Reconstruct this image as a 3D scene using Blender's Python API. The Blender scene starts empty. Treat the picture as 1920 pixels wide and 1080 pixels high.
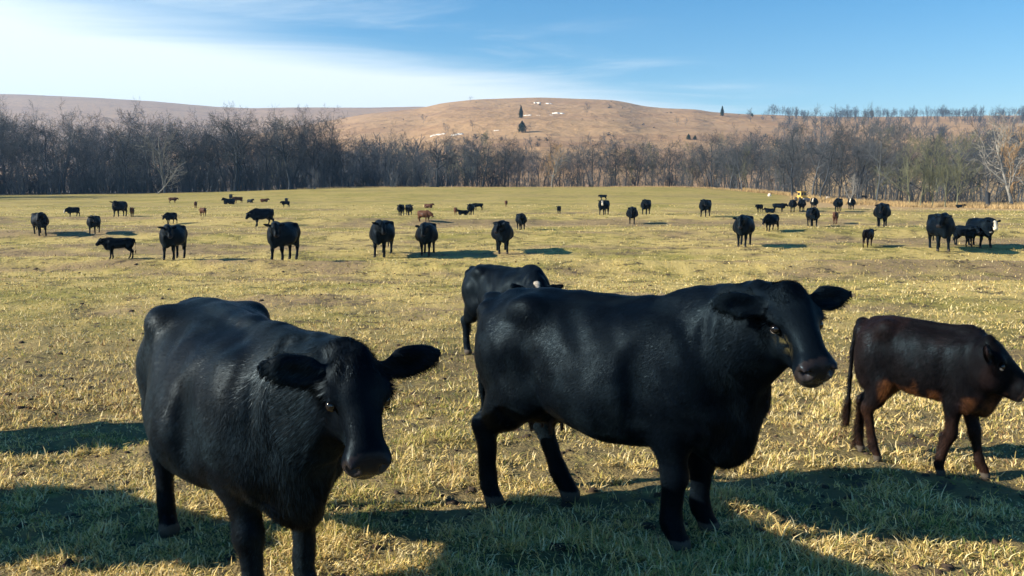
import bpy, math
import numpy as np
from mathutils import Vector, Matrix

# ------------------------------------------------------------------ camera, sky, sun, exposure
SC = bpy.context.scene
COL = SC.collection
R = math.radians
CAM_Z = 1.90
FPX = 1598.0            # focal length in pixels of the 1920 px wide photograph
HORIZON = 370.0         # row of the true horizon in the photograph
PITCH = math.atan((540.0 - HORIZON) / FPX)
cam_d = bpy.data.cameras.new('camera')
cam_d.sensor_width = 36.0
cam_d.lens = 36.0 * FPX / 1920.0
cam_d.clip_start = 0.05
cam_d.clip_end = 20000.0
cam = bpy.data.objects.new('camera', cam_d)
cam.location = (0, 0, CAM_Z)
cam.rotation_euler = (math.pi / 2 - PITCH, 0, 0)
COL.objects.link(cam)
SC.camera = cam

SUN_EL = R(25.0)
SUN_AZ = R(-99.0)       # from +Y (view direction) turning right; so: from the left and a little behind the camera
sun_dir = Vector((math.sin(SUN_AZ) * math.cos(SUN_EL), math.cos(SUN_AZ) * math.cos(SUN_EL), math.sin(SUN_EL)))
sun_d = bpy.data.lights.new('sun', 'SUN')
sun_d.energy = 5.0
sun_d.angle = R(0.53)
sun_d.color = (1.0, 0.90, 0.74)
sun = bpy.data.objects.new('sun', sun_d)
sun.rotation_euler = sun_dir.to_track_quat('Z', 'Y').to_euler()
sun.location = (-20, -4, 20)
COL.objects.link(sun)

SC.view_settings.view_transform = 'Standard'
SC.view_settings.look = 'None'
SC.view_settings.exposure = 1.38
SC.view_settings.gamma = 1.0
SC.view_settings.use_curve_mapping = False
SC.cycles.use_denoising = True
SC.cycles.max_bounces = 6
SC.cycles.diffuse_bounces = 2
SC.cycles.glossy_bounces = 2
SC.cycles.transparent_max_bounces = 8
SC.cycles.volume_bounces = 0
SC.cycles.use_adaptive_sampling = True
SC.cycles.adaptive_threshold = 0.02


class Nodes:
    """small helper round a node tree"""
    def __init__(self, tree):
        self.t = tree
        tree.nodes.clear()

    def n(self, typ, **kw):
        nd = self.t.nodes.new(typ)
        for k, v in kw.items():
            if k.startswith('i_'):
                key = k[2:]
                key = int(key) if key.isdigit() else key.replace('_', ' ')
                self.put(nd.inputs[key], v)
            else:
                setattr(nd, k, v)
        return nd

    def put(self, sock, v):
        if isinstance(v, bpy.types.NodeSocket):
            self.t.links.new(v, sock)
        else:
            sock.default_value = v

    def math(self, op, a, b=None, clamp=False):
        nd = self.t.nodes.new('ShaderNodeMath')
        nd.operation = op
        nd.use_clamp = clamp
        self.put(nd.inputs[0], a)
        if b is not None:
            self.put(nd.inputs[1], b)
        return nd.outputs[0]

    def mix(self, f, a, b, blend='MIX'):
        nd = self.t.nodes.new('ShaderNodeMix')
        nd.data_type = 'RGBA'
        nd.blend_type = blend
        self.put(nd.inputs[0], f)
        self.put(nd.inputs[6], a)
        self.put(nd.inputs[7], b)
        return nd.outputs[2]

    def ramp(self, f, lo, hi, a=0.0, b=1.0, smooth=True):
        nd = self.t.nodes.new('ShaderNodeMapRange')
        nd.interpolation_type = 'SMOOTHSTEP' if smooth else 'LINEAR'
        self.put(nd.inputs[0], f)
        for i, v in enumerate((lo, hi, a, b)):
            self.put(nd.inputs[1 + i], v)
        return nd.outputs[0]

    def noise(self, vec, scale, detail=4.0, rough=0.55, dist=0.0):
        nd = self.n('ShaderNodeTexNoise')
        if vec is not None:
            self.put(nd.inputs['Vector'], vec)
        nd.inputs['Scale'].default_value = scale
        nd.inputs['Detail'].default_value = detail
        nd.inputs['Roughness'].default_value = rough
        nd.inputs['Distortion'].default_value = dist
        return nd.outputs['Fac']


world = bpy.data.worlds.new('World')
SC.world = world
world.use_nodes = True
W = Nodes(world.node_tree)
sky = W.n('ShaderNodeTexSky', sky_type='NISHITA', sun_disc=False)
sky.sun_elevation = SUN_EL
sky.sun_rotation = SUN_AZ
sky.air_density = 1.0
sky.dust_density = 0.05
sky.ozone_density = 1.3
sky.altitude = 400
hsv = W.n('ShaderNodeHueSaturation', i_Color=sky.outputs[0], i_Saturation=1.50, i_Value=1.0)
# a thin sheet of high cloud, laid out on a level plane far overhead: it fills the sky beyond a slanting front
tc = W.n('ShaderNodeTexCoord')
sep = W.n('ShaderNodeSeparateXYZ', i_0=tc.outputs['Generated'])
dz = W.math('MAXIMUM', sep.outputs[2], 0.012)
px = W.math('DIVIDE', sep.outputs[0], dz)
py = W.math('DIVIDE', sep.outputs[1], dz)
plane = W.n('ShaderNodeCombineXYZ', i_0=px, i_1=py, i_2=0.0)
mapp = W.n('ShaderNodeMapping', i_Vector=plane.outputs[0])
mapp.inputs['Rotation'].default_value = (0, 0, R(-42))
mapp.inputs['Scale'].default_value = (0.55, 1.0, 1.0)
wisp = W.noise(mapp.outputs[0], 0.75, 7.0, 0.62, 0.6)
big = W.noise(plane.outputs[0], 0.16, 3.0, 0.5, 0.0)
front = W.math('SUBTRACT', py, W.math('MULTIPLY', px, 1.3))
front = W.math('ADD', front, W.math('MULTIPLY', W.math('SUBTRACT', wisp, 0.5), 2.6))
front = W.math('ADD', front, W.math('MULTIPLY', W.math('SUBTRACT', big, 0.5), 2.0))
sheet = W.ramp(front, 6.0, 8.9)
thin = W.math('MULTIPLY', W.ramp(front, 4.0, 6.8), W.ramp(wisp, 0.42, 0.75))
cover = W.math('MULTIPLY', W.math('MAXIMUM', sheet, W.math('MULTIPLY', thin, 0.55)), 0.96)
cover = W.math('MULTIPLY', cover, W.ramp(sep.outputs[2], 0.0, 0.02))
cloud_col = W.mix(cover, hsv.outputs[0], (7.3, 7.75, 7.6, 1))
bg = W.n('ShaderNodeBackground', i_Color=cloud_col, i_Strength=0.060)
wo = W.n('ShaderNodeOutputWorld')
world.node_tree.links.new(bg.outputs[0], wo.inputs[0])

# ------------------------------------------------------------------ numeric helpers
_rng = np.random.RandomState(11)
_T2 = _rng.rand(256, 256).astype(np.float32)
_T3 = _rng.rand(64, 64, 64).astype(np.float32)


def vn2(x, y):
    xi = np.floor(x).astype(np.int64); yi = np.floor(y).astype(np.int64)
    fx = x - xi; fy = y - yi
    fx = fx * fx * (3 - 2 * fx); fy = fy * fy * (3 - 2 * fy)
    a = _T2[xi & 255, yi & 255]; b = _T2[(xi + 1) & 255, yi & 255]
    c = _T2[xi & 255, (yi + 1) & 255]; d = _T2[(xi + 1) & 255, (yi + 1) & 255]
    return (a * (1 - fx) + b * fx) * (1 - fy) + (c * (1 - fx) + d * fx) * fy


def fbm2(x, y, octv=4, seed=0.0):
    x = np.asarray(x, float) + 37.13 * seed; y = np.asarray(y, float) + 91.7 * seed
    s = 0.0; a = 0.5; tot = 0.0
    for o in range(octv):
        s = s + a * vn2(x, y); tot += a
        x = x * 2.03 + 13.7; y = y * 2.03 + 7.1; a *= 0.5
    return s / tot


def vn3(p):
    i = np.floor(p).astype(np.int64); f = p - i
    f = f * f * (3 - 2 * f)
    i0 = i & 63; i1 = (i + 1) & 63
    def g(a, b, c): return _T3[a, b, c]
    x0, y0, z0 = i0[:, 0], i0[:, 1], i0[:, 2]; x1, y1, z1 = i1[:, 0], i1[:, 1], i1[:, 2]
    fx, fy, fz = f[:, 0], f[:, 1], f[:, 2]
    c00 = g(x0, y0, z0) * (1 - fx) + g(x1, y0, z0) * fx
    c10 = g(x0, y1, z0) * (1 - fx) + g(x1, y1, z0) * fx
    c01 = g(x0, y0, z1) * (1 - fx) + g(x1, y0, z1) * fx
    c11 = g(x0, y1, z1) * (1 - fx) + g(x1, y1, z1) * fx
    return (c00 * (1 - fy) + c10 * fy) * (1 - fz) + (c01 * (1 - fy) + c11 * fy) * fz


def sstep(a, b, x):
    t = np.clip((x - a) / (b - a), 0, 1)
    return t * t * (3 - 2 * t)


def fast_mesh(name, verts, faces, nper, smooth=False, mat=None, cols=None, alpha=None):
    """verts (n,3), faces (m,nper) index array"""
    me = bpy.data.meshes.new(name)
    verts = np.ascontiguousarray(verts, np.float32); faces = np.ascontiguousarray(faces, np.int32)
    m = len(faces)
    me.vertices.add(len(verts)); me.vertices.foreach_set('co', verts.ravel())
    me.loops.add(m * nper); me.loops.foreach_set('vertex_index', faces.ravel())
    me.polygons.add(m)
    me.polygons.foreach_set('loop_start', np.arange(0, m * nper, nper, dtype=np.int32))
    if smooth:
        me.polygons.foreach_set('use_smooth', np.ones(m, bool))
    if cols is not None:
        at = me.attributes.new('col', 'FLOAT_COLOR', 'POINT')
        c4 = np.ones((len(verts), 4), np.float32); c4[:, :3] = cols
        if alpha is not None:
            c4[:, 3] = alpha
        at.data.foreach_set('color', c4.ravel())
    me.update(calc_edges=True)
    if mat:
        me.materials.append(mat)
    return me


def link(name, me, parent=None, loc=(0, 0, 0), rotz=0.0, scale=1.0):
    o = bpy.data.objects.new(name, me)
    COL.objects.link(o)
    o.location = loc
    o.rotation_euler = (0, 0, rotz)
    o.scale = (scale,) * 3
    if parent:
        o.parent = parent
    return o


def tag(o, label=None, cat=None, group=None, kind=None):
    for k, v in (('label', label), ('category', cat), ('group', group), ('kind', kind)):
        if v:
            o[k] = v
    return o


def new_mat(name):
    m = bpy.data.materials.new(name)
    m.use_nodes = True
    return m, Nodes(m.node_tree)


def finish(N, col, rough=0.8, spec=0.3, normal=None, **kw):
    b = N.n('ShaderNodeBsdfPrincipled')
    N.put(b.inputs['Base Color'], col)
    N.put(b.inputs['Roughness'], rough)
    N.put(b.inputs['Specular IOR Level'], spec)
    if normal is not None:
        N.put(b.inputs['Normal'], normal)
    for k, v in kw.items():
        N.put(b.inputs[k.replace('_', ' ')], v)
    o = N.n('ShaderNodeOutputMaterial')
    N.t.links.new(b.outputs[0], o.inputs[0])
    return b


def simple_mat(name, col, rough=0.8, spec=0.3, vary=0.25, scale=8.0):
    m, N = new_mat(name)
    t = N.n('ShaderNodeTexCoord')
    f = N.noise(t.outputs['Object'], scale, 4.0)
    c = N.mix(f, tuple(v * (1 - vary) for v in col) + (1,), tuple(min(1, v * (1 + vary)) for v in col) + (1,))
    finish(N, c, rough, spec)
    return m


def attr_mat(name, rough=0.8, spec=0.3, transl=0.0):
    m, N = new_mat(name)
    a = N.n('ShaderNodeAttribute', attribute_name='col')
    b = finish(N, a.outputs['Color'], rough, spec)
    if transl > 0:
        tr = N.n('ShaderNodeBsdfTranslucent', i_Color=a.outputs['Color'])
        mx = N.n('ShaderNodeMixShader', i_0=transl)
        N.t.links.new(b.outputs[0], mx.inputs[1]); N.t.links.new(tr.outputs[0], mx.inputs[2])
        out = [n for n in N.t.nodes if n.type == 'OUTPUT_MATERIAL'][0]
        N.t.links.new(mx.outputs[0], out.inputs[0])
    return m
# ------------------------------------------------------------------ the lie of the land
_PD = np.array([0, 4.0, 5.0, 8, 11, 16, 22, 27, 31, 34, 38, 45, 52, 62, 77, 90, 100, 125, 150, 175, 200, 260.])
_PZ = np.array([0, 0.0, 0.0, -.10, -.27, -.46, -.58, -.72, -.80, -.64, -.30, -.12, .05, .15, .36, .80, 1.2, 2.4, 3.7, 3.6, 3.2, 3.2])
_dd = np.linspace(0, 260, 2601)
_zz = np.interp(_dd, _PD, _PZ)
_k = np.hanning(41); _k /= _k.sum()
_zz = np.convolve(np.pad(_zz, 20, mode='edge'), _k, 'valid')
# skyline of the near hill (pixel column, row) and of the far ridge
_HX = np.array([-900, 0, 300, 560, 690, 740, 790, 830, 890, 960, 1010, 1100, 1150, 1175, 1205, 1240, 1300, 1330, 1400, 1480, 1600, 1750, 1920, 2800.])
_HY = np.array([330, 320, 290, 240, 217, 212, 207, 197, 190, 187.5, 186, 189, 191, 196, 203, 206.5, 208, 213, 217, 220, 222, 221, 219, 300.])
_RX = np.array([-1400, -300, 0, 60, 200, 300, 420, 480, 560, 640, 700, 790, 900, 1400, 2900.])
_RY = np.array([330, 194, 187, 188, 194, 200, 210, 212, 210.5, 211, 211, 209, 215, 228, 300.])
_uu = np.linspace(-1.2, 1.2, 1201)
_ks = np.hanning(15); _ks /= _ks.sum()
def _sky(X, Y):
    v = np.interp(960 + _uu * FPX, X, Y)
    return np.convolve(np.pad(v, 7, mode='edge'), _ks, 'valid')
_hy = _sky(_HX, _HY); _ry = _sky(_RX, _RY)
D_HILL, D_RIDGE = 900.0, 1900.0


def terrain(x, y, micro=True):
    x = np.asarray(x, float); y = np.asarray(y, float)
    d = np.maximum(y, 0.0)
    r = np.hypot(x, y)
    u = x / np.maximum(d, 1.0)
    u = np.clip(u, -1.2, 1.2)
    th = np.arctan2(x, y)
    z = np.interp(np.minimum(d, 260), _dd, _zz)
    # the far end of the pasture rises most in the middle
    side = 1 - 0.72 * sstep(0.16, 0.52, u) - 0.32 * sstep(0.08, 0.5, -u)
    rise = np.interp(np.minimum(d, 260), _dd, np.where(_dd > 70, _zz - .3, 0.0) * sstep(70, 85, _dd))
    z = z - rise * (1 - side)
    # old field terraces: low banks, steep towards the camera
    for d0, A, s1, s2, w, sd in ((31.2, .40, 1.5, 1.8, 1.0, 1), (44.5, .28, 1.8, 5.5, 2.2, 2), (62.0, .34, 2.4, 11.0, 3.0, 3), (20.5, .10, 1.5, 4.0, 1.2, 4), (84.0, .18, 3.0, 12.0, 3.0, 5)):
        c = d0 + w * (fbm2(x * 0.03, np.full_like(x, 3.3 * sd), 2, sd) - .5) * 2
        t = d - c
        z = z + A * np.exp(-(t / np.where(t < 0, s1, s2)) ** 2) * (0.75 + 0.5 * fbm2(x * .05, d * .01, 2, sd + 7))
    z = z + (fbm2(x * .07, d * .07, 3, 9) - .5) * 0.22 * sstep(9, 30, r)
    if micro:
        fade = 1 - sstep(18, 60, r)
        z = z + ((fbm2(x * 2.4, y * 2.4, 3, 5) - .5) * 0.075 + (fbm2(x * 8, y * 8, 2, 6) - .5) * 0.035) * fade
        z = z + (fbm2(x * .9, y * .9, 3, 8) - .5) * 0.13 * sstep(7, 14, r) * (1 - sstep(60, 110, r))
    # hills
    front = 1 - sstep(R(50), R(75), np.abs(th))
    ic = np.clip((u + 1.2) / 2.4 * 1200, 0, 1200)
    i0 = np.minimum(ic.astype(int), 1199); fr = ic - i0
    hy = _hy[i0] * (1 - fr) + _hy[i0 + 1] * fr
    ry = _ry[i0] * (1 - fr) + _ry[i0 + 1] * fr
    base = z
    t = np.clip((d - 235) / (D_HILL - 235), 0, 1)
    bench = t + 0.030 * np.sin(t * 6.2832 * 5 + 6 * fbm2(x * .004, d * .004, 2, 12)) * t * (1 - t) * 4
    zp = (HORIZON - hy) / FPX * D_HILL + CAM_Z
    hill = zp * np.power(np.clip(bench, 0, 1), 0.92)
    drop = sstep(D_HILL, D_HILL + 520, d)
    hill = hill * (1 - drop * 0.95) + t * (1 - t) * 4 * (fbm2(x * .009, d * .009, 4, 14) - .5) * 10
    zr = (HORIZON - ry) / FPX * D_RIDGE + CAM_Z
    ridge = np.maximum(zr, 0) * sstep(750, D_RIDGE, d) * (1 - 0.9 * sstep(D_RIDGE, 3200, d))
    hz = np.maximum(hill, ridge)
    hz = hz * sstep(235, 330, d) * front
    z = np.where(d > 235, np.maximum(base * (1 - sstep(235, 360, d)), -2) + np.maximum(hz, 0), base)
    return z


def ray_ground(px, py, far=240.0):
    """where the line of sight through a pixel of the photograph meets the ground"""
    t = np.concatenate([np.linspace(3, 60, 3000), np.linspace(60, far, 5000)])
    x = (px - 960) / FPX; zt = -(py - 540) / FPX
    # rotate the view ray by the pitch
    dy = math.cos(PITCH) + zt * math.sin(PITCH)
    dzv = zt * math.cos(PITCH) - math.sin(PITCH)
    s = t / dy
    X = x * s; Z = CAM_Z + dzv * s
    g = terrain(X, t, micro=False)
    hit = np.nonzero(Z <= g)[0]
    i = hit[0] if len(hit) else len(t) - 1
    return float(X[i]), float(t[i]), float(g[i])


def build_ground():
    th = np.concatenate([np.linspace(-R(37), R(37), 390), np.linspace(R(40), R(320), 92)[1:-1]])
    r = np.concatenate([np.linspace(.3, 2.6, 12)[:-1], np.geomspace(2.6, 40, 230)[:-1], np.geomspace(40, 220, 120)[:-1], np.geomspace(220, 2650, 85)])
    nt, nr = len(th), len(r)
    T, RR = np.meshgrid(th, r)
    x = (np.sin(T) * RR).ravel(); y = (np.cos(T) * RR).ravel()
    z = terrain(x, y)
    v = np.stack([x, y, z], 1)
    v = np.vstack([v, [[0, 0, float(terrain(np.array([0.]), np.array([0.]))[0])]]])
    i, j = np.meshgrid(np.arange(nr - 1), np.arange(nt), indexing='ij')
    j2 = (j + 1) % nt
    f = np.stack([i * nt + j, i * nt + j2, (i + 1) * nt + j2, (i + 1) * nt + j], -1).reshape(-1, 4)[:, ::-1]
    # zone: 0 pasture, 1 woodland floor / hill
    d = np.append(y, 0); X = np.append(x, 0)
    u0 = X / np.maximum(d, 1)
    edge = field_edge(X / np.maximum(d, 1))
    wood = sstep(edge - 2, edge + 5, d + (fbm2(X * .15, d * .15, 3, 21) - .5) * 8)
    hill = sstep(235, 300, d - 150 * (1 - sstep(-.25, -.05, u0)) - 60 * sstep(.25, .4, u0))
    tan = np.zeros_like(d)
    u = X / np.maximum(d, 1)
    tan = sstep(.30, .345, u) * sstep(82, 96, d + (fbm2(X * .1, d * .1, 3, 22) - .5) * 14) * (1 - hill)
    cols = np.stack([wood, hill, tan], 1)
    me = fast_mesh('pasture', v, f, 4, True, ground_mat(), cols)
    at = me.attributes.new('worn', 'FLOAT', 'POINT')
    at.data.foreach_set('value', worn_mask(X, d).astype(np.float32))
    o = link('pasture_ground', me)
    tag(o, 'rolling pasture of trampled winter grass with low terrace banks running up to brown hills', kind='structure')
    return o


def worn_mask(x, y):
    """strips of trampled, half bare ground, plus browner near sides of the terrace banks"""
    a = fbm2(x * .045, y * .30, 4, 61); b = fbm2(x * .5, y * .9, 3, 62)
    bank = np.exp(-((y - 28.5) / 2.6) ** 2) + np.exp(-((y - 41.5) / 3.0) ** 2) + np.exp(-((y - 57) / 4.0) ** 2) + .5 * np.exp(-((y - 18.5) / 2.0) ** 2)  # near side of each terrace bank, browner than the rest
    return np.clip(sstep(.50, .66, a * .62 + b * .38 + bank * .085), 0, 1) * sstep(8, 14, y) * (1 - .6 * sstep(70, 110, y))


def field_edge(u):
    """distance of the wood's edge as a function of direction (x / y)"""
    return np.interp(u, [-1.2, -.6, -.3, 0, .2, .3, .38, .6, 1.2], [135, 140, 150, 158, 152, 140, 122, 112, 105])


def ground_mat():
    m, N = new_mat('pasture_turf')
    geo = N.n('ShaderNodeNewGeometry')
    P = geo.outputs['Position']
    sepp = N.n('ShaderNodeSeparateXYZ', i_0=P)
    zone = N.n('ShaderNodeAttribute', attribute_name='col')
    zs = N.n('ShaderNodeSeparateColor', i_0=zone.outputs['Color'])
    n1 = N.noise(P, 0.16, 5.0, .6, .3)
    n2 = N.noise(P, 1.1, 5.0, .65, .4)
    n3 = N.noise(P, 7.0, 4.0, .65)
    n4 = N.noise(P, 45.0, 3.0, .6)
    mp = N.n('ShaderNodeMapping', i_Vector=P)
    mp.inputs['Scale'].default_value = (0.05, 0.33, 0.3)
    band = N.noise(mp.outputs[0], 1.0, 4.0, .55)
    straw = N.mix(n3, (.34, .26, .085, 1), (.47, .375, .15, 1))
    green = N.mix(n3, (.17, .155, .035, 1), (.29, .255, .075, 1))
    f = N.math('ADD', N.math('MULTIPLY', n1, .6), N.math('MULTIPLY', n2, .4))
    turf = N.mix(N.ramp(f, .44, .60), straw, green)
    # far pasture: shorter green growth
    far = N.ramp(sepp.outputs[1], 55, 130)
    turf = N.mix(N.math('MULTIPLY', far, .55), turf, N.mix(n2, (.205, .178, .046, 1), (.285, .235, .070, 1)))
    # brown worn strips, and browner near sides of the terraces
    wa = N.n('ShaderNodeAttribute', attribute_name='worn')
    worn = N.math('MULTIPLY', wa.outputs['Fac'], N.ramp(n3, .25, .6, .35, 1.0))
    turf = N.mix(N.math('MULTIPLY', worn, .85), turf, N.mix(n3, (.11, .075, .055, 1), (.27, .19, .12, 1)))
    # bare soil and dung between the tufts
    soilm = N.math('MULTIPLY', N.ramp(n2, .50, .62), N.ramp(n3, .40, .58))
    soilm = N.math('MULTIPLY', soilm, N.ramp(sepp.outputs[1], 30, 90, 1.0, .35))
    near = N.ramp(sepp.outputs[1], 8, 22, .75, 0.0)
    soil = N.mix(n4, (.030, .023, .018, 1), (.115, .085, .055, 1))
    turf = N.mix(N.math('MAXIMUM', soilm, N.math('MULTIPLY', near, N.ramp(n3, .22, .5))), turf, soil)
    # woodland floor
    floor_ = N.mix(n2, (.055, .042, .030, 1), (.13, .10, .065, 1))
    c = N.mix(zs.outputs[0], turf, floor_)
    # dry tall-grass bank
    tan = N.mix(n2, (.30, .20, .09, 1), (.46, .33, .17, 1))
    c = N.mix(zs.outputs[2], c, tan)
    # bluestem hillside
    h1 = N.noise(P, 0.012, 6.0, .6, .5)
    h2 = N.noise(P, 0.10, 4.0, .6)
    hm = N.n('ShaderNodeMapping', i_Vector=P)
    hm.inputs['Scale'].default_value = (.006, .012, .10)
    h3 = N.noise(hm.outputs[0], 1.0, 5.0, .6, .4)
    hc = N.mix(h1, (.265, .165, .088, 1), (.395, .265, .145, 1))
    hc = N.mix(N.math('MULTIPLY', N.ramp(h3, .5, .66), .5), hc, (.20, .115, .070, 1))
    h4 = N.noise(P, 0.35, 4.0, .7)
    hc = N.mix(N.math('MULTIPLY', N.ramp(h2, .5, .72), .5), hc, (.14, .080, .052, 1))
    hc = N.mix(N.math('MULTIPLY', N.ramp(h4, .5, .75), .4), hc, (.52, .34, .19, 1))
    c = N.mix(zs.outputs[1], c, hc)
    bh = N.math('ADD', N.math('MULTIPLY', n3, .06), N.math('MULTIPLY', n4, .02))
    bh = N.math('ADD', bh, N.math('MULTIPLY', N.math('MULTIPLY', h2, 2.2), zs.outputs[1]))
    bump = N.n('ShaderNodeBump', i_Height=bh, i_Strength=0.9, i_Distance=1.0)
    finish(N, c, .95, .1, bump.outputs[0])
    return m


build_ground()
# ------------------------------------------------------------------ cattle: bodies grown as one blended surface
class Field:
    def __init__(self, lo, hi, h):
        self.lo = np.array(lo, float); self.h = h
        n = np.ceil((np.array(hi) - self.lo) / h).astype(int) + 1
        self.ax = [(self.lo[i] + h * np.arange(n[i])).astype(np.float32) for i in range(3)]
        self.v = np.full(n, 0.6, np.float32)

    def region(self, lo, hi):
        s = []
        for i in range(3):
            a = int(np.floor((lo[i] - self.lo[i]) / self.h)); b = int(np.ceil((hi[i] - self.lo[i]) / self.h)) + 1
            s.append(slice(max(a, 0), max(min(b, self.v.shape[i]), 0)))
        s = tuple(s)
        if any(q.stop <= q.start for q in s):
            return None, None
        return s, (self.ax[0][s[0]][:, None, None], self.ax[1][s[1]][None, :, None], self.ax[2][s[2]][None, None, :])

    def blend(self, s, d, k, cut=False):
        a = self.v[s]
        if cut:                                  # smooth subtraction
            d = -d
            h = np.maximum(k - np.abs(a - d), 0) / k
            self.v[s] = np.maximum(a, d) + h * h * k * .25
        else:
            h = np.maximum(k - np.abs(a - d), 0) / k
            self.v[s] = np.minimum(a, d) - h * h * k * .25

    def ell(self, c, r, k=.05, M=None, cut=False):
        """ellipsoid; M rows = its own axes"""
        c = np.array(c, float); r = np.array(r, float)
        ext = np.full(3, r.max()) if M is not None else r
        m = k + .04
        s, g = self.region(c - ext - m, c + ext + m)
        if s is None:
            return
        X, Y, Z = g[0] - c[0], g[1] - c[1], g[2] - c[2]
        if M is not None:
            X, Y, Z = (M[0][0] * X + M[0][1] * Y + M[0][2] * Z, M[1][0] * X + M[1][1] * Y + M[1][2] * Z, M[2][0] * X + M[2][1] * Y + M[2][2] * Z)
        k0 = np.sqrt((X / r[0]) ** 2 + (Y / r[1]) ** 2 + (Z / r[2]) ** 2) + 1e-6
        k1 = np.sqrt((X / r[0] ** 2) ** 2 + (Y / r[1] ** 2) ** 2 + (Z / r[2] ** 2) ** 2) + 1e-6
        self.blend(s, (k0 * (k0 - 1) / k1).astype(np.float32), k, cut)

    def cone(self, a, b, ra, rb, k=.04, lat=None, sc=1.0):
        a = np.array(a, float); b = np.array(b, float)
        rm = max(ra, rb) * max(sc, 1.0) + k + .04
        s, g = self.region(np.minimum(a, b) - rm, np.maximum(a, b) + rm)
        if s is None:
            return
        X, Y, Z = g[0] - a[0], g[1] - a[1], g[2] - a[2]
        ab = b - a
        if lat is not None:
            l = np.array(lat, float); l /= np.linalg.norm(l)
            q = (X * l[0] + Y * l[1] + Z * l[2]) * (1 / sc - 1)
            X = X + q * l[0]; Y = Y + q * l[1]; Z = Z + q * l[2]
            ab = ab + l * (ab @ l) * (1 / sc - 1)
        L2 = max(ab @ ab, 1e-9)
        t = np.clip((X * ab[0] + Y * ab[1] + Z * ab[2]) / L2, 0, 1)
        d = np.sqrt((X - ab[0] * t) ** 2 + (Y - ab[1] * t) ** 2 + (Z - ab[2] * t) ** 2) - (ra + (rb - ra) * t)
        if sc < 1:
            d = d * (.5 + .5 * sc)
        self.blend(s, d.astype(np.float32), k)

    def chain(self, pts, rad, k=.04, lat=None, sc=1.0):
        for i in range(len(pts) - 1):
            self.cone(pts[i], pts[i + 1], rad[i], rad[i + 1], k, lat, sc)

    def surface(self, relax=2, sharp=None):
        v = self.v; ins = v < 0
        nx, ny, nz = v.shape
        c = [ins[i:nx - 1 + i, j:ny - 1 + j, k:nz - 1 + k] for i in (0, 1) for j in (0, 1) for k in (0, 1)]
        al = c[0].copy(); an = c[0].copy()
        for q in c[1:]:
            al &= q; an |= q
        cell = an & ~al
        idx = np.full(cell.shape, -1, np.int64)
        ci = np.argwhere(cell); idx[cell] = np.arange(len(ci))
        P = np.zeros((len(ci), 3)); cnt = np.zeros(len(ci))
        offs = [(i, j, k) for i in (0, 1) for j in (0, 1) for k in (0, 1)]
        for a in range(8):
            for b in range(a + 1, 8):
                A = np.array(offs[a]); B = np.array(offs[b])
                if np.abs(A - B).sum() != 1:
                    continue
                va = v[tuple((ci + A).T)]; vb = v[tuple((ci + B).T)]
                m = (va < 0) != (vb < 0)
                t = va[m] / (va[m] - vb[m])
                P[m] += A + (B - A) * t[:, None]; cnt[m] += 1
        P = self.lo + self.h * (ci + P / cnt[:, None])
        F = []
        for ax in range(3):
            sl0 = [slice(None)] * 3; sl1 = [slice(None)] * 3
            sl0[ax] = slice(0, -1); sl1[ax] = slice(1, None)
            ch = ins[tuple(sl0)] != ins[tuple(sl1)]
            e = np.argwhere(ch)
            o1, o2 = [(1, 2), (2, 0), (0, 1)][ax]
            ok = (e[:, o1] > 0) & (e[:, o2] > 0) & (e[:, o1] < cell.shape[o1]) & (e[:, o2] < cell.shape[o2])
            e = e[ok]
            d1 = np.zeros(3, int); d1[o1] = 1
            d2 = np.zeros(3, int); d2[o2] = 1
            q = np.stack([idx[tuple((e - d1 - d2).T)], idx[tuple((e - d2).T)], idx[tuple(e.T)], idx[tuple((e - d1).T)]], 1)
            fl = ~ins[tuple(e.T)]
            q[fl] = q[fl][:, ::-1]
            F.append(q)
        F = np.vstack(F); F = F[(F >= 0).all(1)]
        for _ in range(relax):
            acc = np.zeros_like(P); n = np.zeros(len(P))
            for a in range(4):
                b = (a + 1) % 4
                for s_, t_ in ((a, b), (b, a)):
                    for q in range(3):
                        acc[:, q] += np.bincount(F[:, s_], P[F[:, t_], q], len(P))
                    n += np.bincount(F[:, s_], minlength=len(P))
            lam = .55 if sharp is None else np.where(np.linalg.norm(P - sharp[0], axis=1) < sharp[1], .22, .55)[:, None]
            P = P * (1 - lam) + acc / np.maximum(n, 1)[:, None] * lam
        return P, F


def vnormals(P, F):
    n = np.cross(P[F[:, 2]] - P[F[:, 0]], P[F[:, 3]] - P[F[:, 1]])
    N = np.zeros_like(P)
    for a in range(4):
        for q in range(3):
            N[:, q] += np.bincount(F[:, a], n[:, q], len(P))
    return N / (np.linalg.norm(N, axis=1)[:, None] + 1e-12)


def unit(v):
    v = np.array(v, float)
    return v / np.linalg.norm(v)


# side profile of a standing cow, withers at 1.37 m: x, top line, under line, half width, egg (belly wider than back)
TORSO = np.array([
    [-.90, 1.14, .98, .03, 0], [-.88, 1.22, .90, .08, 0], [-.83, 1.27, .80, .15, 0], [-.74, 1.31, .72, .21, 0], [-.60, 1.345, .66, .265, .05],
    [-.45, 1.36, .645, .295, .05], [-.30, 1.345, .61, .325, -.10], [-.12, 1.325, .55, .375, -.22], [.08, 1.32, .515, .395, -.24], [.25, 1.33, .515, .375, -.20],
    [.40, 1.355, .535, .325, -.14], [.54, 1.365, .545, .275, -.1], [.66, 1.32, .54, .230, -.05], [.76, 1.22, .58, .17, 0], [.85, 1.10, .66, .11, 0], [.91, .98, .76, .05, 0], [.93, .92, .82, .02, 0]])


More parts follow.
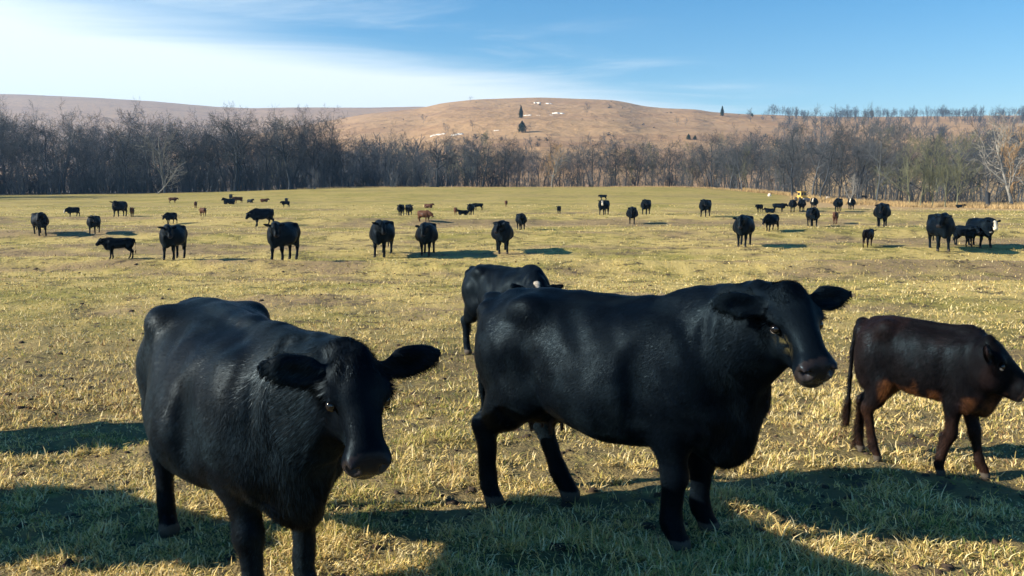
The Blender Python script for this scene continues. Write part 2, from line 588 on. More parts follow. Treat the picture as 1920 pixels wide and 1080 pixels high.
def build_body(h, poll=(1.05, 0, 1.27), F=(.5, 0, -.85), up=(0, 0, 1), legs=((0, 0), (0, 0), (0, 0), (0, 0)), calf=False, lying=False, ears=(0, 0), tail_side=0.0,
               head_scale=1.0, fat=1.0, detail=True, udder=1.0, neck_sag=0.0, relax=2, drop=0.0):
    """returns verts, quads, per-vertex zone dict; x forward, y to the animal's left"""
    hs = head_scale
    poll = np.array(poll, float)
    Fh = unit(F); L = unit(np.cross(np.array(up, float), Fh)); U = np.cross(Fh, L)
    def H(x, y, z):
        return poll + hs * (Fh * x * .90 + L * y + U * z)
    MH = np.array([Fh, L, U])
    lo = np.array([-1.12, -.55, -.03]); hi = np.array([1.05, .55, 1.5])
    for q in ((-.12, -.42, -.3), (.62, -.42, -.3), (-.12, .42, -.3), (.62, .42, -.3), (-.12, -.42, .2), (.62, .42, .2), (-.12, .42, .2), (.62, -.42, .2)):
        p = H(*q); lo = np.minimum(lo, p); hi = np.maximum(hi, p)
    lo[2] = -.03
    fd = Field(lo, hi, h)
    T = TORSO.copy()
    dz = 0.0
    if calf:
        T[:, 2] = T[:, 2] + (T[:, 1] - T[:, 2]) * np.interp(T[:, 0], [-.9, -.5, .1, .6, .97], [0, .12, .19, .12, 0])
        T[:, 3] *= .80
        T[:, 4] *= .4
    T[:, 3] *= fat
    T[:, 1] -= drop * sstep(-.1, .55, T[:, 0])
    if lying:
        dz = -.50
    # --- trunk
    xs = np.linspace(-.90, .93, 184)
    pr = np.stack([np.interp(xs, T[:, 0], T[:, i]) for i in range(1, 5)], 1)
    kk = np.hanning(11); kk /= kk.sum()
    pr = np.stack([np.convolve(np.pad(pr[:, i], 5, mode='edge'), kk, 'valid') for i in range(4)], 1)
    s, g = fd.region((-.98, -.6, .35 + dz), (1.03, .6, 1.5))
    X, Y, Z = g
    gx = X[:, 0, 0]
    top, bot, w, egg = [np.interp(gx, xs, pr[:, i])[:, None, None].astype(np.float32) for i in range(4)]
    if lying:
        top = top + dz; bot = np.maximum(bot + dz, .0); w = w * 1.08
    cz = (top + bot) / 2; hh = (top - bot) / 2
    zr = (Z - cz) / hh
    ww = w * (1 + egg * np.clip(zr, -1, 1))
    rho = (np.abs(Y / ww) ** 2.25 + np.abs(zr) ** 2.25) ** (1 / 2.25)
    d = (rho - 1) * np.minimum(ww, hh) * .8
    d = np.maximum(d, np.maximum(X - .93, -.90 - X))
    fd.blend(s, d.astype(np.float32), .02)
    z0 = dz
    mus = .8 if calf else 1.0
    for sd in (-1, 1):
        fd.ell((-.44, sd * .232 * fat * (.86 if calf else 1), 1.262 + z0), (.075, .038, .042), .14)                       # hook bone
        fd.ell((-.83, sd * .10, 1.20 + z0), (.05, .04, .045), .10)                                                     # pin bone
        fd.ell((-.64, sd * .165, .95 + z0), (.20, .115 * mus, .29), .09)                                                # thigh
        fd.ell((.52, sd * .185, .93 + z0), (.15, .105 * mus, .27), .09)                                                 # shoulder
        fd.ell((.60, sd * .15, .74 + z0), (.13, .10 * mus, .13), .08)                                                   # point of shoulder
        if detail:
            fd.ell((.33, sd * .385, .96 + z0), (.045, .04, .22), .10, cut=True)                                          # groove behind the shoulder
            fd.ell((-.41, sd * .385 * fat, .76 + z0), (.05, .06, .16), .12, cut=True)                                     # flank fold
    fd.ell((-.10, 0, 1.31 + z0), (.55, .05, .035), .06)                                                                 # spine
    fd.ell((-.86, 0, 1.275 + z0), (.07, .045, .045), .06)                                                               # tail head
    fd.ell((.52, 0, 1.33 + z0 - drop), (.16, .06, .055), .08)                                                                  # withers
    if not calf:
        fd.ell((.68, 0, .60 + z0), (.15, .10, .14), .10)                                                               # brisket
    # --- tail
    tx = -.93; ty = tail_side
    tz = 0.0 if not lying else .12
    tp = [(-.86, 0, 1.27 + z0), (-.925, .0, 1.20 + z0), (-.95, ty * .3, 1.00 + z0 * .9), (-.95, ty * .6, .75 + z0 * .6), (-.945, ty * .9, .52 + z0 * .55), (-.94, ty, .40 + z0 * .45)]
    fd.chain(tp, [.036, .034, .028, .024, .022, .02], .03)
    fd.cone((-.945, ty * .9, .50 + z0 * .55), (-.94, ty * 1.05, .30 + z0 * .4), .038, .026, .03)
    # --- legs: each (shift of the foot forward, knee/hock bend)
    lw = .86 if calf else 1.0
    lat = (0, 1, 0)
    if not lying:
        for n, (sd, (fx, bend)) in enumerate(zip((1, -1), legs[:2])):               # front left, front right
            y = sd * (.165 if not calf else .13)
            fd.chain([(.50, y * 1.15, .86), (.45 + fx * .12, y * 1.08, .68), (.475 + fx * .45 + bend * .5, y, .415), (.468 + fx * .85, y, .155), (.485 + fx, y, .085)],
                     [.155 * lw, .124 * lw, .070 * lw, .048 * lw, .056 * lw], .05, lat, .82)
            fd.ell((.48 + fx * .45 + bend * .5, y, .405), (.074 * lw, .064 * lw, .080), .03)
            fd.cone((.44 + fx * .7, y, .38), (.45 + fx * .9, y, .15), .030 * lw, .028 * lw, .03)
            fd.cone((.485 + fx, y, .095), (.515 + fx, y, .028), .050 * lw, .062 * lw, .015)
            fd.ell((.445 + fx, y, .105), (.025, .035, .022), .02)
        for n, (sd, (fx, bend)) in enumerate(zip((1, -1), legs[2:])):               # hind left, hind right
            y = sd * (.175 if not calf else .125)
            fd.chain([(-.58, y * 1.05, .98), (-.47 + fx * .15, y * 1.15, .76), (-.60 + fx * .35, y * 1.05, .62), (-.735 + fx * .55 - bend * .3, y, .49), (-.69 + fx * .88, y, .17), (-.665 + fx, y, .09)],
                     [.20 * lw, .165 * lw, .132 * lw, .072 * lw, .050 * lw, .058 * lw], .05, lat, .78)
            fd.ell((-.765 + fx * .55 - bend * .3, y, .50), (.045, .040, .055), .04)
            fd.cone((-.735 + fx * .6, y, .46), (-.715 + fx * .9, y, .17), .034 * lw, .030 * lw, .03)
            fd.cone((-.665 + fx, y, .095), (-.63 + fx, y, .028), .050 * lw, .062 * lw, .015)
            fd.ell((-.71 + fx, y, .105), (.025, .035, .022), .02)
    else:
        for sd in (1, -1):
            fd.chain([(.50, sd * .22, .36), (.70, sd * .24, .12), (.46, sd * .25, .06)], [.13, .07, .05], .05)
            fd.chain([(-.60, sd * .26, .45), (-.20, sd * .40, .22), (-.55, sd * .42, .08), (-.25, sd * .45, .05)], [.2, .13, .07, .05], .06)
    if udder > 0 and not calf and not lying:
        fd.ell((-.46, 0, .63), (.17, .135, .11 * udder), .08)
        for tx_, ty_ in ((-.38, .06), (-.38, -.06), (-.52, .055), (-.52, -.055)):
            fd.cone((tx_, ty_, .57), (tx_ + .01, ty_ * 1.15, .48), .024, .015, .02)
    # --- neck
    nb = np.array([.50, 0, 1.06 + z0 - drop]); ne = H(.03, 0, -.07)
    mid = (nb + ne) / 2 + np.array([.07, 0, .02 - neck_sag])
    n0 = (.5, .55)
    ts = np.linspace(0, 1, 7)
    pts = [(1 - t) ** 2 * nb + 2 * t * (1 - t) * mid + t * t * ne for t in ts]
    nrad = np.interp(ts, [0, .35, .6, 1], [.24, .222, .180, .122]) * (.8 if calf else 1.0)
    lat_n = unit(np.cross(ne - nb, (0, 0, 1)))
    lat_n = unit(lat_n * .8 + L * -.2 * np.sign(-(L @ lat_n) if abs(L @ lat_n) > 1e-6 else 1))
    fd.chain(pts, list(nrad), .12, lat_n, .66)
    # throat and dewlap
    th0 = H(.13, 0, -.17); br = np.array([.71, 0, .68 + z0])
    mm = (th0 + br) / 2 + np.array([-.08, 0, .04])
    fd.chain([th0, mm, br], [.055, .075, .10] if not calf else [.05, .055, .06], .12, lat_n, .55)
    # --- head
    fd.ell(H(.10, 0, -.035), hs * np.array([.140, .142, .118]), .05, MH)
    fd.ell(H(-.012, 0, .060), hs * np.array([.055, .066, .060]), .06, MH)                       # poll
    fd.cone(H(.09, 0, .010), H(.40, 0, -.022), .096 * hs, .068 * hs, .05, L, 1.10)               # bridge of the nose
    fd.cone(H(.10, 0, -.150), H(.40, 0, -.112), .092 * hs, .056 * hs, .06, L, .86)            # jaw
    for sd in (-1, 1):                                                                   # muzzle halves
        fd.ell(H(.435, sd * .040, -.050), hs * np.array([.070, .062, .074]), .035, MH)                      # muzzle
    fd.ell(H(.435, 0, -.122), hs * np.array([.06, .062, .034]), .03, MH)                       # chin
    for sd in (-1, 1):
        fd.ell(H(.15, sd * .068, -.10), hs * np.array([.10, .045, .10]), .05, MH)           # cheek
        fd.ell(H(.135, sd * .114, .020), hs * np.array([.05, .030, .028]), .035, MH)          # brow
        fd.ell(H(.18, sd * .134, -.012), hs * np.array([.034, .024, .026]), .02, MH, cut=True)  # eye socket
        fd.ell(H(.285, sd * .118, -.035), hs * np.array([.095, .030, .045]), .05, MH, cut=True)      # hollow before the cheek
        if detail:
            fd.ell(H(.506, sd * .068, -.016), hs * np.array([.052, .027, .034]), .012, MH, cut=True)   # nostril
            fd.ell(H(.470, sd * .072, -.004), hs * np.array([.03, .022, .012]), .02, MH)              # rim of it
            fd.ell(H(.43, sd * .085, -.103), hs * np.array([.06, .012, .006]), .012, MH, cut=True)     # mouth
        # ear: a leaf held out sideways
        dr = ears[0 if sd > 0 else 1]
        ed = unit(L * sd * 1.0 + U * (.02 + dr) - Fh * .22)
        en = U * .80 + Fh * .50
        en = unit(en - ed * (en @ ed))
        eu = np.cross(en, ed)
        e0 = H(.03, sd * .095, -.005)
        ME = np.array([ed, eu, en])
        fd.cone(e0, e0 + ed * .09 * hs, .036 * hs, .040 * hs, .03)
        fd.ell(e0 + ed * .140 * hs, hs * np.array([.115, .066, .028]), .025, ME)
        fd.ell(e0 + ed * .215 * hs - eu * .006, hs * np.array([.095, .046, .018]), .025, ME)
        fd.ell(e0 + ed * .125 * hs + en * .036 * hs, hs * np.array([.105, .042, .030]), .015, ME, cut=True)
    P, Q = fd.surface(relax, (H(.38, 0, -.05), .22 * hs))
    N_ = vnormals(P, Q)
    if detail:
        # uneven hide
        amp = 0.010
        n = (vn3(P * 7.0 + 5) - .5) * amp + (vn3(P * 16.0 + 9) - .5) * amp * .35
        nk = sstep(.50, .75, P[:, 0])
        n = n + (vn3(P * np.array([17., 17., 3.2]) + 2) - .5) * .028 * nk + (vn3((P @ np.array([[.8, 0, -.6], [0, 1, 0], [.6, 0, .8]])) * np.array([11., 4., 2.6]) + 7) - .5) * .022 * (1 - nk)
        keep = 1 - sstep(0.0, .2, (P - poll) @ Fh) * (np.linalg.norm(P - poll, axis=1) < .75)
        P = P + N_ * (n * keep)[:, None] * (.35 if calf else 1.0)
        N_ = vnormals(P, Q)
    hl = (P - poll) @ MH.T / hs / np.array([.90, 1, 1])
    inhead = (np.linalg.norm(P - H(.2, 0, -.05), axis=1) < .42 * hs) & (hl[:, 0] > -.16)
    return dict(P=P, F=Q, N=N_, hl=hl, inhead=inhead, H=H, MH=MH, hs=hs, poll=poll, lying=lying, calf=calf)


def colour_body(B, style='black', seed=0, dusty_sheen=.6):
    P, hl, hd = B['P'], B['hl'], B['inhead']
    n = len(P)
    c = np.tile(np.array([.0011, .0023, .0045]), (n, 1))
    nz = vn3(P * 3.1 + seed * 7.7)[:, None]; nf = vn3(P * 11.0 + seed * 3.3)[:, None]
    # patches of dusted hair, with the coat's teal sheen put into their colour
    dust = sstep(.45, .8, nz) * .55 + sstep(.5, .8, nf) * .3
    dust = dust * dusty_sheen
    c = c * (1 - dust * .6) + np.array([.0105, .0185, .0250]) * dust * .6
    if style in ('browncalf', 'brown'):
        base = np.array([.0046, .0040, .0048]) if style == 'browncalf' else np.array([.075, .035, .020])
        c = base * (.7 + .6 * nz)
        if style == 'browncalf':
            low = (1 - sstep(.60, .80, P[:, 2:3] + (nf - .5) * .25)) * sstep(.50, .62, P[:, 2:3]) * .9 * np.maximum(sstep(-.50, -.36, P[:, 0:1]) * (1 - sstep(.22, .34, P[:, 0:1])), sstep(.52, .62, P[:, 0:1])) + .10 * (1 - sstep(.45, .6, P[:, 2:3]))
            mid = sstep(-.75, -.45, P[:, 0:1])
            tan = np.array([.24, .095, .032])
            c = c * (1 - .75 * low) + (tan * (.45 + .7 * nf)) * .75 * low * (.5 + .8 * vn3(P * 30 + 4)[:, None])
            c = c * (1 - .35 * sstep(.5, .7, nz)) + np.array([.018, .010, .009]) * .35 * sstep(.5, .7, nz)
    z = P[:, 2]
    hoof = (z < .062) & (not B['lying'])
    c[hoof] = np.array([.065, .055, .045])
    if style == 'dustycheek':
        ck = .6 * np.exp(-(((hl[:, 0] - .26) / .05) ** 2 + ((hl[:, 2] + .05) / .03) ** 2)) * hd * (hl[:, 1] < -.04) * sstep(.42, .6, vn3(P * 60 + 3))
        c = c * (1 - ck[:, None]) + np.array([.12, .105, .045]) * ck[:, None]
    mz = hd & (hl[:, 0] > .445)
    c[mz] = np.array([.016, .014, .015]) if style != 'browncalf' else np.array([.03, .022, .02])
    ins = hd & (np.abs(hl[:, 1]) < .09) & (hl[:, 0] > .47) & (hl[:, 2] < -.02) & (np.abs(hl[:, 1]) > .03)
    c[ins] = c[ins] * 1.7 + .006
    if style == 'whiteface':
        wf = hd & (hl[:, 0] > .03) & (np.abs(hl[:, 1]) < .075 + .03 * (nz[:, 0] - .5)) & (hl[:, 2] > -.10)
        wf |= hd & (hl[:, 0] > .36)
        c[wf] = np.array([.52, .47, .38])
    if style == 'blaze':
        wf = hd & (hl[:, 0] > -.08) & (hl[:, 0] < .10 + .08 * (nf[:, 0] - .5)) & (np.abs(hl[:, 1]) < .012 + .045 * nf[:, 0]) & (hl[:, 2] > .02)
        c[wf] = np.array([.42, .37, .30])
    if not B['calf'] and not B['lying']:
        ud = (z < .58) & (z > .46) & (P[:, 0] < -.33) & (P[:, 0] > -.58) & (np.abs(P[:, 1]) < .085)
        c[ud] = np.array([.30, .20, .14]) if style == 'blaze' else np.array([.035, .026, .026])
    return c


def hide_mat():
    m, N = new_mat('cattle_hide')
    a = N.n('ShaderNodeAttribute', attribute_name='col')
    t = N.n('ShaderNodeTexCoord')
    mp = N.n('ShaderNodeMapping', i_Vector=t.outputs['Object'])
    mp.inputs['Scale'].default_value = (1.0, 1.0, .35)
    f1 = N.noise(mp.outputs[0], 120.0, 3.0, .65, .3)
    f2 = N.noise(t.outputs['Object'], 5.0, 4.0, .6, .4)
    bh = N.math('ADD', N.math('MULTIPLY', f1, .002), N.math('MULTIPLY', f2, .006))
    bump = N.n('ShaderNodeBump', i_Height=bh, i_Strength=.5, i_Distance=1.0)
    rough = N.math('MULTIPLY', N.ramp(f2, .3, .7, .42, .62), N.ramp(a.outputs['Alpha'], 0, 1, .55, 1.0))
    finish(N, a.outputs['Color'], rough, N.ramp(a.outputs['Alpha'], 0, 1, .14, .06), bump.outputs[0], Specular_Tint=(.45, .75, 1.0, 1))
    return m


HIDE = hide_mat()


def hair_mat():
    m, N = new_mat('cattle_hair')
    a = N.n('ShaderNodeAttribute', attribute_name='col')
    t = N.n('ShaderNodeTexCoord')
    f2 = N.noise(t.outputs['Object'], 4.0, 4.0, .6, .6)
    finish(N, a.outputs['Color'], N.ramp(f2, .35, .65, .36, .60), N.ramp(f2, .35, .7, .11, .035), Specular_Tint=(.45, .75, 1.0, 1))
    return m


HAIR = hair_mat()


def eye_mesh(hs):
    th = np.linspace(0, math.pi, 13); ph = np.linspace(0, 2 * math.pi, 21)[:-1]
    T_, P_ = np.meshgrid(th, ph, indexing='ij')
    v = np.stack([np.cos(T_), np.sin(T_) * np.cos(P_), np.sin(T_) * np.sin(P_)], -1).reshape(-1, 3)
    f = []
    for i in range(12):
        for j in range(20):
            f.append((i * 20 + j, (i + 1) * 20 + j, (i + 1) * 20 + (j + 1) % 20, i * 20 + (j + 1) % 20))
    # x: outwards, z: up; dark ball with pale rim below
    c = np.tile(np.array([.006, .005, .005]), (len(v), 1))
    rim = (v[:, 2] < -.30) & (v[:, 0] > -.3)
    c[rim] = (.55, .50, .46)
    return fast_mesh('eyeball', v * .027 * hs, f, 4, True, EYE, c)


def eye_material():
    m, N = new_mat('wet_eye')
    a = N.n('ShaderNodeAttribute', attribute_name='col')
    finish(N, a.outputs['Color'], .08, .6)
    return m


EYE = eye_material()


def hair_mesh(B, cols, count, seed=1, long=1.0, width=.0013):
    """short coat standing off the hide, longer on poll, ears, neck and brisket"""
    rs = np.random.RandomState(seed)
    P, F, Nn = B['P'], B['F'], B['N']
    A = np.linalg.norm(np.cross(P[F[:, 2]] - P[F[:, 0]], P[F[:, 3]] - P[F[:, 1]]), axis=1)
    fi = rs.choice(len(F), count, p=A / A.sum())
    w = rs.dirichlet((1, 1, 1, 1), count)
    p = (P[F[fi]] * w[:, :, None]).sum(1); n = (Nn[F[fi]] * w[:, :, None]).sum(1)
    n /= np.linalg.norm(n, axis=1)[:, None] + 1e-9
    c = cols[F[fi[:]], :][:, 0]
    hl = (p - B['poll']) @ B['MH'].T / B['hs'] / np.array([.90, 1, 1])
    inh = (np.linalg.norm(p - B['H'](.2, 0, -.05), axis=1) < .42 * B['hs']) & (hl[:, 0] > -.16)
    flow = np.tile(np.array([-.75, 0, -.65]), (count, 1))
    neck = sstep(.55, .85, p[:, 0]) * (~inh)
    flow = flow * (1 - neck[:, None]) + np.array([-.15, 0, -1.0]) * neck[:, None]
    flow[inh] = B['MH'][0] * .8 + rs.randn(inh.sum(), 3) * .15
    sw = np.stack([vn3(p * 6 + 3), vn3(p * 6 + 17), vn3(p * 6 + 31)], 1) - .5
    flow = flow + sw * .9 + rs.randn(count, 3) * .16
    flow -= n * (flow * n).sum(1)[:, None]
    flow /= np.linalg.norm(flow, axis=1)[:, None] + 1e-9
    ln = np.full(count, .018)
    ln += neck * .012 * (1 - sstep(1.15, 1.3, p[:, 2]))
    ln += sstep(.60, .9, p[:, 0]) * (p[:, 2] < .75) * .006
    ear = inh & (np.abs(hl[:, 1]) > .125)
    pol = inh & (hl[:, 0] < .09) & (np.abs(hl[:, 1]) < .10) & (hl[:, 2] > -.03)
    ln[inh] = .011
    ln[ear] = .022
    ln[pol] = .024
    ln[inh & (hl[:, 0] > .40)] = .003
    ln[p[:, 2] < .09] = .002
    tail = (p[:, 0] < -.90) & (p[:, 2] < .55)
    ln[tail] = .05
    lift = np.full(count, .22 if long < 1.4 else .40)
    lift[ear | pol] = .45
    flow[ear] = flow[ear] * .5 + np.sign(hl[ear, 1])[:, None] * B['MH'][1] * .8
    ln *= (.6 + .8 * rs.rand(count)) * long
    sd = np.cross(flow, n); sd /= np.linalg.norm(sd, axis=1)[:, None] + 1e-9
    wd = width * (.7 + .6 * rs.rand(count))[:, None]
    r0 = p - n * .002
    tip = p + flow * ln[:, None] + n * (ln * lift)[:, None] + np.array([0, 0, -1]) * (ln * .12)[:, None]
    V = np.stack([r0 - sd * wd, r0 + sd * wd, tip], 1).reshape(-1, 3)
    tris = np.arange(count * 3).reshape(-1, 3)
    lie = np.abs(flow)
    fr = 46.0 - 36.0 * lie                                  # streaks run along the lie of the hair
    st = vn3(p * fr + 11) * .65 + vn3(p * fr * 2.1 + 5) * .35
    tone = (.20 + 2.3 * sstep(.34, .72, st) ** 1.3) * (.5 + 1.0 * rs.rand(count))
    cc = np.repeat(c * tone[:, None], 3, 0)
    me = fast_mesh('coat', V, tris, 3, True, HAIR, cc)
    nn = np.repeat(n + rs.randn(count, 3) * .12, 3, 0)
    nn /= np.linalg.norm(nn, axis=1)[:, None]
    me.normals_split_custom_set_from_vertices(nn.astype(np.float32))
    return me


def make_animal(name, B, style, hair=0, seed=0, eyes=True, hair_long=1.0, dusty_sheen=.6):
    """a thing: an Empty with body, eyes and coat below it"""
    cols = colour_body(B, style, seed, dusty_sheen)
    wet = B['inhead'] * sstep(.40, .50, B['hl'][:, 0])
    me = fast_mesh('body', B['P'], B['F'], 4, True, HIDE, cols, 1.0 - wet)
    root = bpy.data.objects.new(name, None); COL.objects.link(root)
    root.empty_display_size = .2
    link('body', me, root)
    if eyes:
        em = eye_mesh(B['hs'])
        for sd in (1, -1):
            e = link('eye', em, root)
            x = B['MH'][1] * sd; z = B['MH'][2]
            x = unit(x + B['MH'][0] * .25); z = unit(z - x * (z @ x)); y = np.cross(z, x)
            M = Matrix(((x[0], y[0], z[0]), (x[1], y[1], z[1]), (x[2], y[2], z[2])))
            e.rotation_euler = M.to_euler()
            e.location = B['H'](.178, sd * .110, -.012)
    if hair:
        hm = hair_mesh(B, cols, hair, seed + 1, hair_long)
        ho = link('coat_hair', hm, root)
        ho['kind'] = 'stuff'
    return root


def head_toward(world_vec, a):
    """world direction -> the frame of an animal whose heading is a degrees to the right-and-nearer of +X"""
    h = np.array([math.cos(R(a)), -math.sin(R(a))]); l = np.array([math.sin(R(a)), math.cos(R(a))])
    v = np.array(world_vec, float)
    return np.array([v[:2] @ h, v[:2] @ l, v[2]])


def place(root, x, y, a, scale=1.0, dz=0.0):
    root.location = (x, y, float(terrain(np.array([x]), np.array([y]), False)[0]) + dz)
    root.rotation_euler = (0, 0, -R(a))
    root.scale = (scale,) * 3
# ------------------------------------------------------------------ the four animals close by
HB = 0.0112
# standing cow in the middle: seen from its right side, head turned to look past the camera
B = build_body(HB, poll=(1.04, -.165, 1.395), F=head_toward((.16, -.76, -.63), 34), up=(0, -.10, 1), head_scale=.98, legs=((.04, 0), (.0, 0), (.26, 0), (-.08, 0)), ears=(-.04, .0), tail_side=.04, fat=1.02)
cow_mid = make_animal('cow', B, 'dustycheek', 190000, 1, dusty_sheen=1.0)
place(cow_mid, .58, 4.90, 34)
tag(cow_mid, 'large black cow standing broadside nearest the middle with head turned to the camera', 'cow', 'cattle close to the camera')
# walking cow on the left, head low
B = build_body(HB, drop=.08, poll=(1.07, .10, 1.215), F=head_toward((.24, -.54, -.76), 53), head_scale=.96, legs=((-.12, 0), (.14, 0), (.14, 0), (-.10, 0)), ears=(.04, -.02), fat=1.10, neck_sag=.03)
cow_left = make_animal('cow', B, 'black', 190000, 2, hair_long=1.15, dusty_sheen=1.5)
place(cow_left, -1.37, 4.20, 53)
tag(cow_left, 'black cow walking forward with lowered head at the lower left corner', 'cow', 'cattle close to the camera')
# brown-bellied calf on the right
B = build_body(HB * 1.15, drop=.06, poll=(.78, -.20, 1.17), F=head_toward((.78, -.36, -.50), 50), legs=((.22, 0), (-.20, .05), (-.22, 0), (.14, 0)), calf=True, head_scale=1.2, ears=(.1, .1), tail_side=-.1)
calf_near = make_animal('calf', B, 'browncalf', 130000, 3, hair_long=1.6)
place(calf_near, 2.93, 5.95, 48, .78)
calf_near.scale = (.555, .62, .79)
tag(calf_near, 'small dark calf with rusty brown belly walking off the right edge', 'calf', 'cattle close to the camera')
# cow behind the middle one
B = build_body(HB * 1.4, poll=(.86, -.22, 1.08), F=head_toward((.1, -.75, -.62), 50), legs=((.0, 0), (.0, 0), (.12, 0), (-.10, 0)), ears=(.35, .35), fat=.92, udder=1.3)
cow_back = make_animal('cow', B, 'blaze', 40000, 4)
place(cow_back, -.05, 11.4, 50, .93)
tag(cow_back, 'black cow with pale udder and white forehead patch behind the rump of the middle cow', 'cow', 'cattle close to the camera')
# ------------------------------------------------------------------ bare winter trees
BARK = {}
def bark_mat(name, c1, c2):
    m, N = new_mat(name)
    oi = N.n('ShaderNodeObjectInfo')
    t = N.n('ShaderNodeTexCoord')
    f = N.noise(t.outputs['Object'], 1.6, 3.0)
    f = N.math('ADD', N.math('MULTIPLY', f, .6), N.math('MULTIPLY', oi.outputs['Random'], .45), True)
    finish(N, N.mix(f, c1 + (1,), c2 + (1,)), .9, .15)
    BARK[name] = m
bark_mat('grey_bark', (.044, .054, .066), (.110, .120, .130))
bark_mat('dark_bark', (.024, .030, .039), (.052, .060, .068))
bark_mat('pale_bark', (.17, .165, .15), (.33, .315, .28))
bark_mat('ash_bark', (.11, .112, .108), (.23, .225, .205))
bark_mat('tan_bark', (.26, .17, .09), (.42, .29, .16))
bark_mat('green_bark', (.10, .11, .065), (.18, .185, .12))


def grow_tree(seed, height=12.0, trunk_r=.2, spread=1.0, fork=.30, levels=4, twig=.0115, lean=0.0, upright=.35, kids=(8, 6, 6, 5), stems=1, segn=(5, 4, 3, 2, 1)):
    """segments (start, end, radii, level) of a bare deciduous tree, grown level by level"""
    rs = np.random.RandomState(seed)
    def norm(v):
        return v / (np.linalg.norm(v, axis=-1, keepdims=True) + 1e-9)
    a = rs.rand(stems) * 6.28
    off = np.stack([np.cos(a), np.sin(a), 0 * a], 1) * (1.0 if stems > 1 else 0)
    p = off * .12 + np.array([0, 0, -.3])
    d = norm(off * .35 + np.array([lean, 0, 1.0]))
    length = np.full(stems, height * (.62 if stems == 1 else .7)); r = np.full(stems, trunk_r)
    out = []
    for lev in range(levels + 1):
        n = segn[min(lev, 4)]
        nodes = []
        for i in range(n):
            d = norm(d + rs.randn(*d.shape) * (.09, .20, .26, .3, .2)[min(lev, 4)] + np.array([0, 0, upright * (.03 if lev == 0 else .16)]))
            q = p + d * (length / n)[:, None]
            rn = np.maximum(r * ((.84 if lev == 0 else .76) if n > 1 else .5), twig * .5)
            out.append((p, q, r, rn, np.full(len(p), lev)))
            nodes.append((p, q, d, r, rn))
            p, r = q, rn
        if lev == levels:
            break
        k = kids[min(lev, len(kids) - 1)]
        A = np.stack([x[0] for x in nodes]); Bq = np.stack([x[1] for x in nodes]); D = np.stack([x[2] for x in nodes]); RA = np.stack([x[3] for x in nodes]); RB = np.stack([x[4] for x in nodes])
        m = len(length)
        t = np.linspace(fork if lev == 0 else .22, 1.0, k)[None, :] + rs.randn(m, k) * .05
        t[:, -1] = 1.0
        t = np.clip(t, .02, .999) * n
        si = np.minimum(t.astype(int), n - 1); f = t - si
        b = np.arange(m)[:, None]
        pos = A[si, b] * (1 - f)[..., None] + Bq[si, b] * f[..., None]
        dd = D[si, b]; rr = RA[si, b] * (1 - f) + RB[si, b] * f
        az = (np.arange(k)[None, :] * 2.4 + rs.rand(m, k) * 1.6 + rs.rand(m, 1) * 6.28)
        ref = np.where(np.abs(dd[..., 2:3]) > .9, np.array([1., 0, 0]), np.array([0, 0, 1.]))
        e1 = norm(np.cross(dd, ref)); e2 = np.cross(dd, e1)
        ang = (.50 + .45 * rs.rand(m, k)) * spread
        ang[:, -1] *= .45
        nd = dd * np.cos(ang)[..., None] + (e1 * np.cos(az)[..., None] + e2 * np.sin(az)[..., None]) * np.sin(ang)[..., None]
        rel = t / n
        nl = length[:, None] * (.62 - .22 * rel if lev == 0 else .60 - .20 * rel) * (.75 + .5 * rs.rand(m, k))
        p = pos.reshape(-1, 3); d = norm(nd.reshape(-1, 3)); length = nl.ravel(); r = np.maximum((rr * (.58 + .15 * rs.rand(m, k))).ravel(), twig)
    P0, P1, r0, r1, lv = [np.concatenate([o[i] for o in out]) for i in range(5)]
    kx = height / max(P1[:, 2].max(), .1)
    return P0 * kx, P1 * kx, r0, r1, lv


def tubes(P0, P1, r0, r1, ns):
    d = P1 - P0
    d /= np.linalg.norm(d, axis=1)[:, None] + 1e-9
    ref = np.where(np.abs(d[:, 2:3]) > .9, np.array([[1., 0, 0]]), np.array([[0, 0, 1.]]))
    a = np.cross(d, ref); a /= np.linalg.norm(a, axis=1)[:, None]
    b = np.cross(d, a)
    ang = np.arange(ns) * 2 * math.pi / ns
    ring = a[:, None, :] * np.cos(ang)[None, :, None] + b[:, None, :] * np.sin(ang)[None, :, None]
    V = np.concatenate([P0[:, None] + ring * r0[:, None, None], P1[:, None] + ring * r1[:, None, None]], 1).reshape(-1, 3)
    base = (np.arange(len(P0)) * 2 * ns)[:, None]
    j = np.arange(ns); j2 = (j + 1) % ns
    F = np.stack([base + j, base + j2, base + ns + j2, base + ns + j], -1).reshape(-1, 4)
    return V, F


def tree_meshes(seed, mat, trunk_mat=None, cut=1, **kw):
    P0, P1, r0, r1, lv = grow_tree(seed, **kw)
    a = lv <= cut; b = ~a
    V, F = tubes(P0[a], P1[a], r0[a], r1[a], 6)
    tm = fast_mesh('trunk', V, F, 4, True, trunk_mat or mat)
    V, F = tubes(P0[b], P1[b], r0[b], r1[b], 3)
    cm = fast_mesh('crown', V, F, 4, False, mat)
    return tm, cm


def put_tree(name, meshes, x, y, scale, rot, label, cat='tree', group=None, z=None, tilt=0.0, sz=1.0):
    root = bpy.data.objects.new(name, None); COL.objects.link(root)
    root.empty_display_size = .5
    zz = float(terrain(np.array([x]), np.array([y]), False)[0]) if z is None else z
    root.location = (x, y, zz - .05)
    root.rotation_euler = (0, tilt, rot)
    root.scale = (scale, scale, scale * sz)
    names = ('trunk', 'crown') if name.endswith('tree') else ('stem', 'crown')
    for nm, me in zip(names, meshes):
        if me is not None:
            o = bpy.data.objects.new(nm, me); COL.objects.link(o); o.parent = root
    tag(root, label, cat, group)
    return root


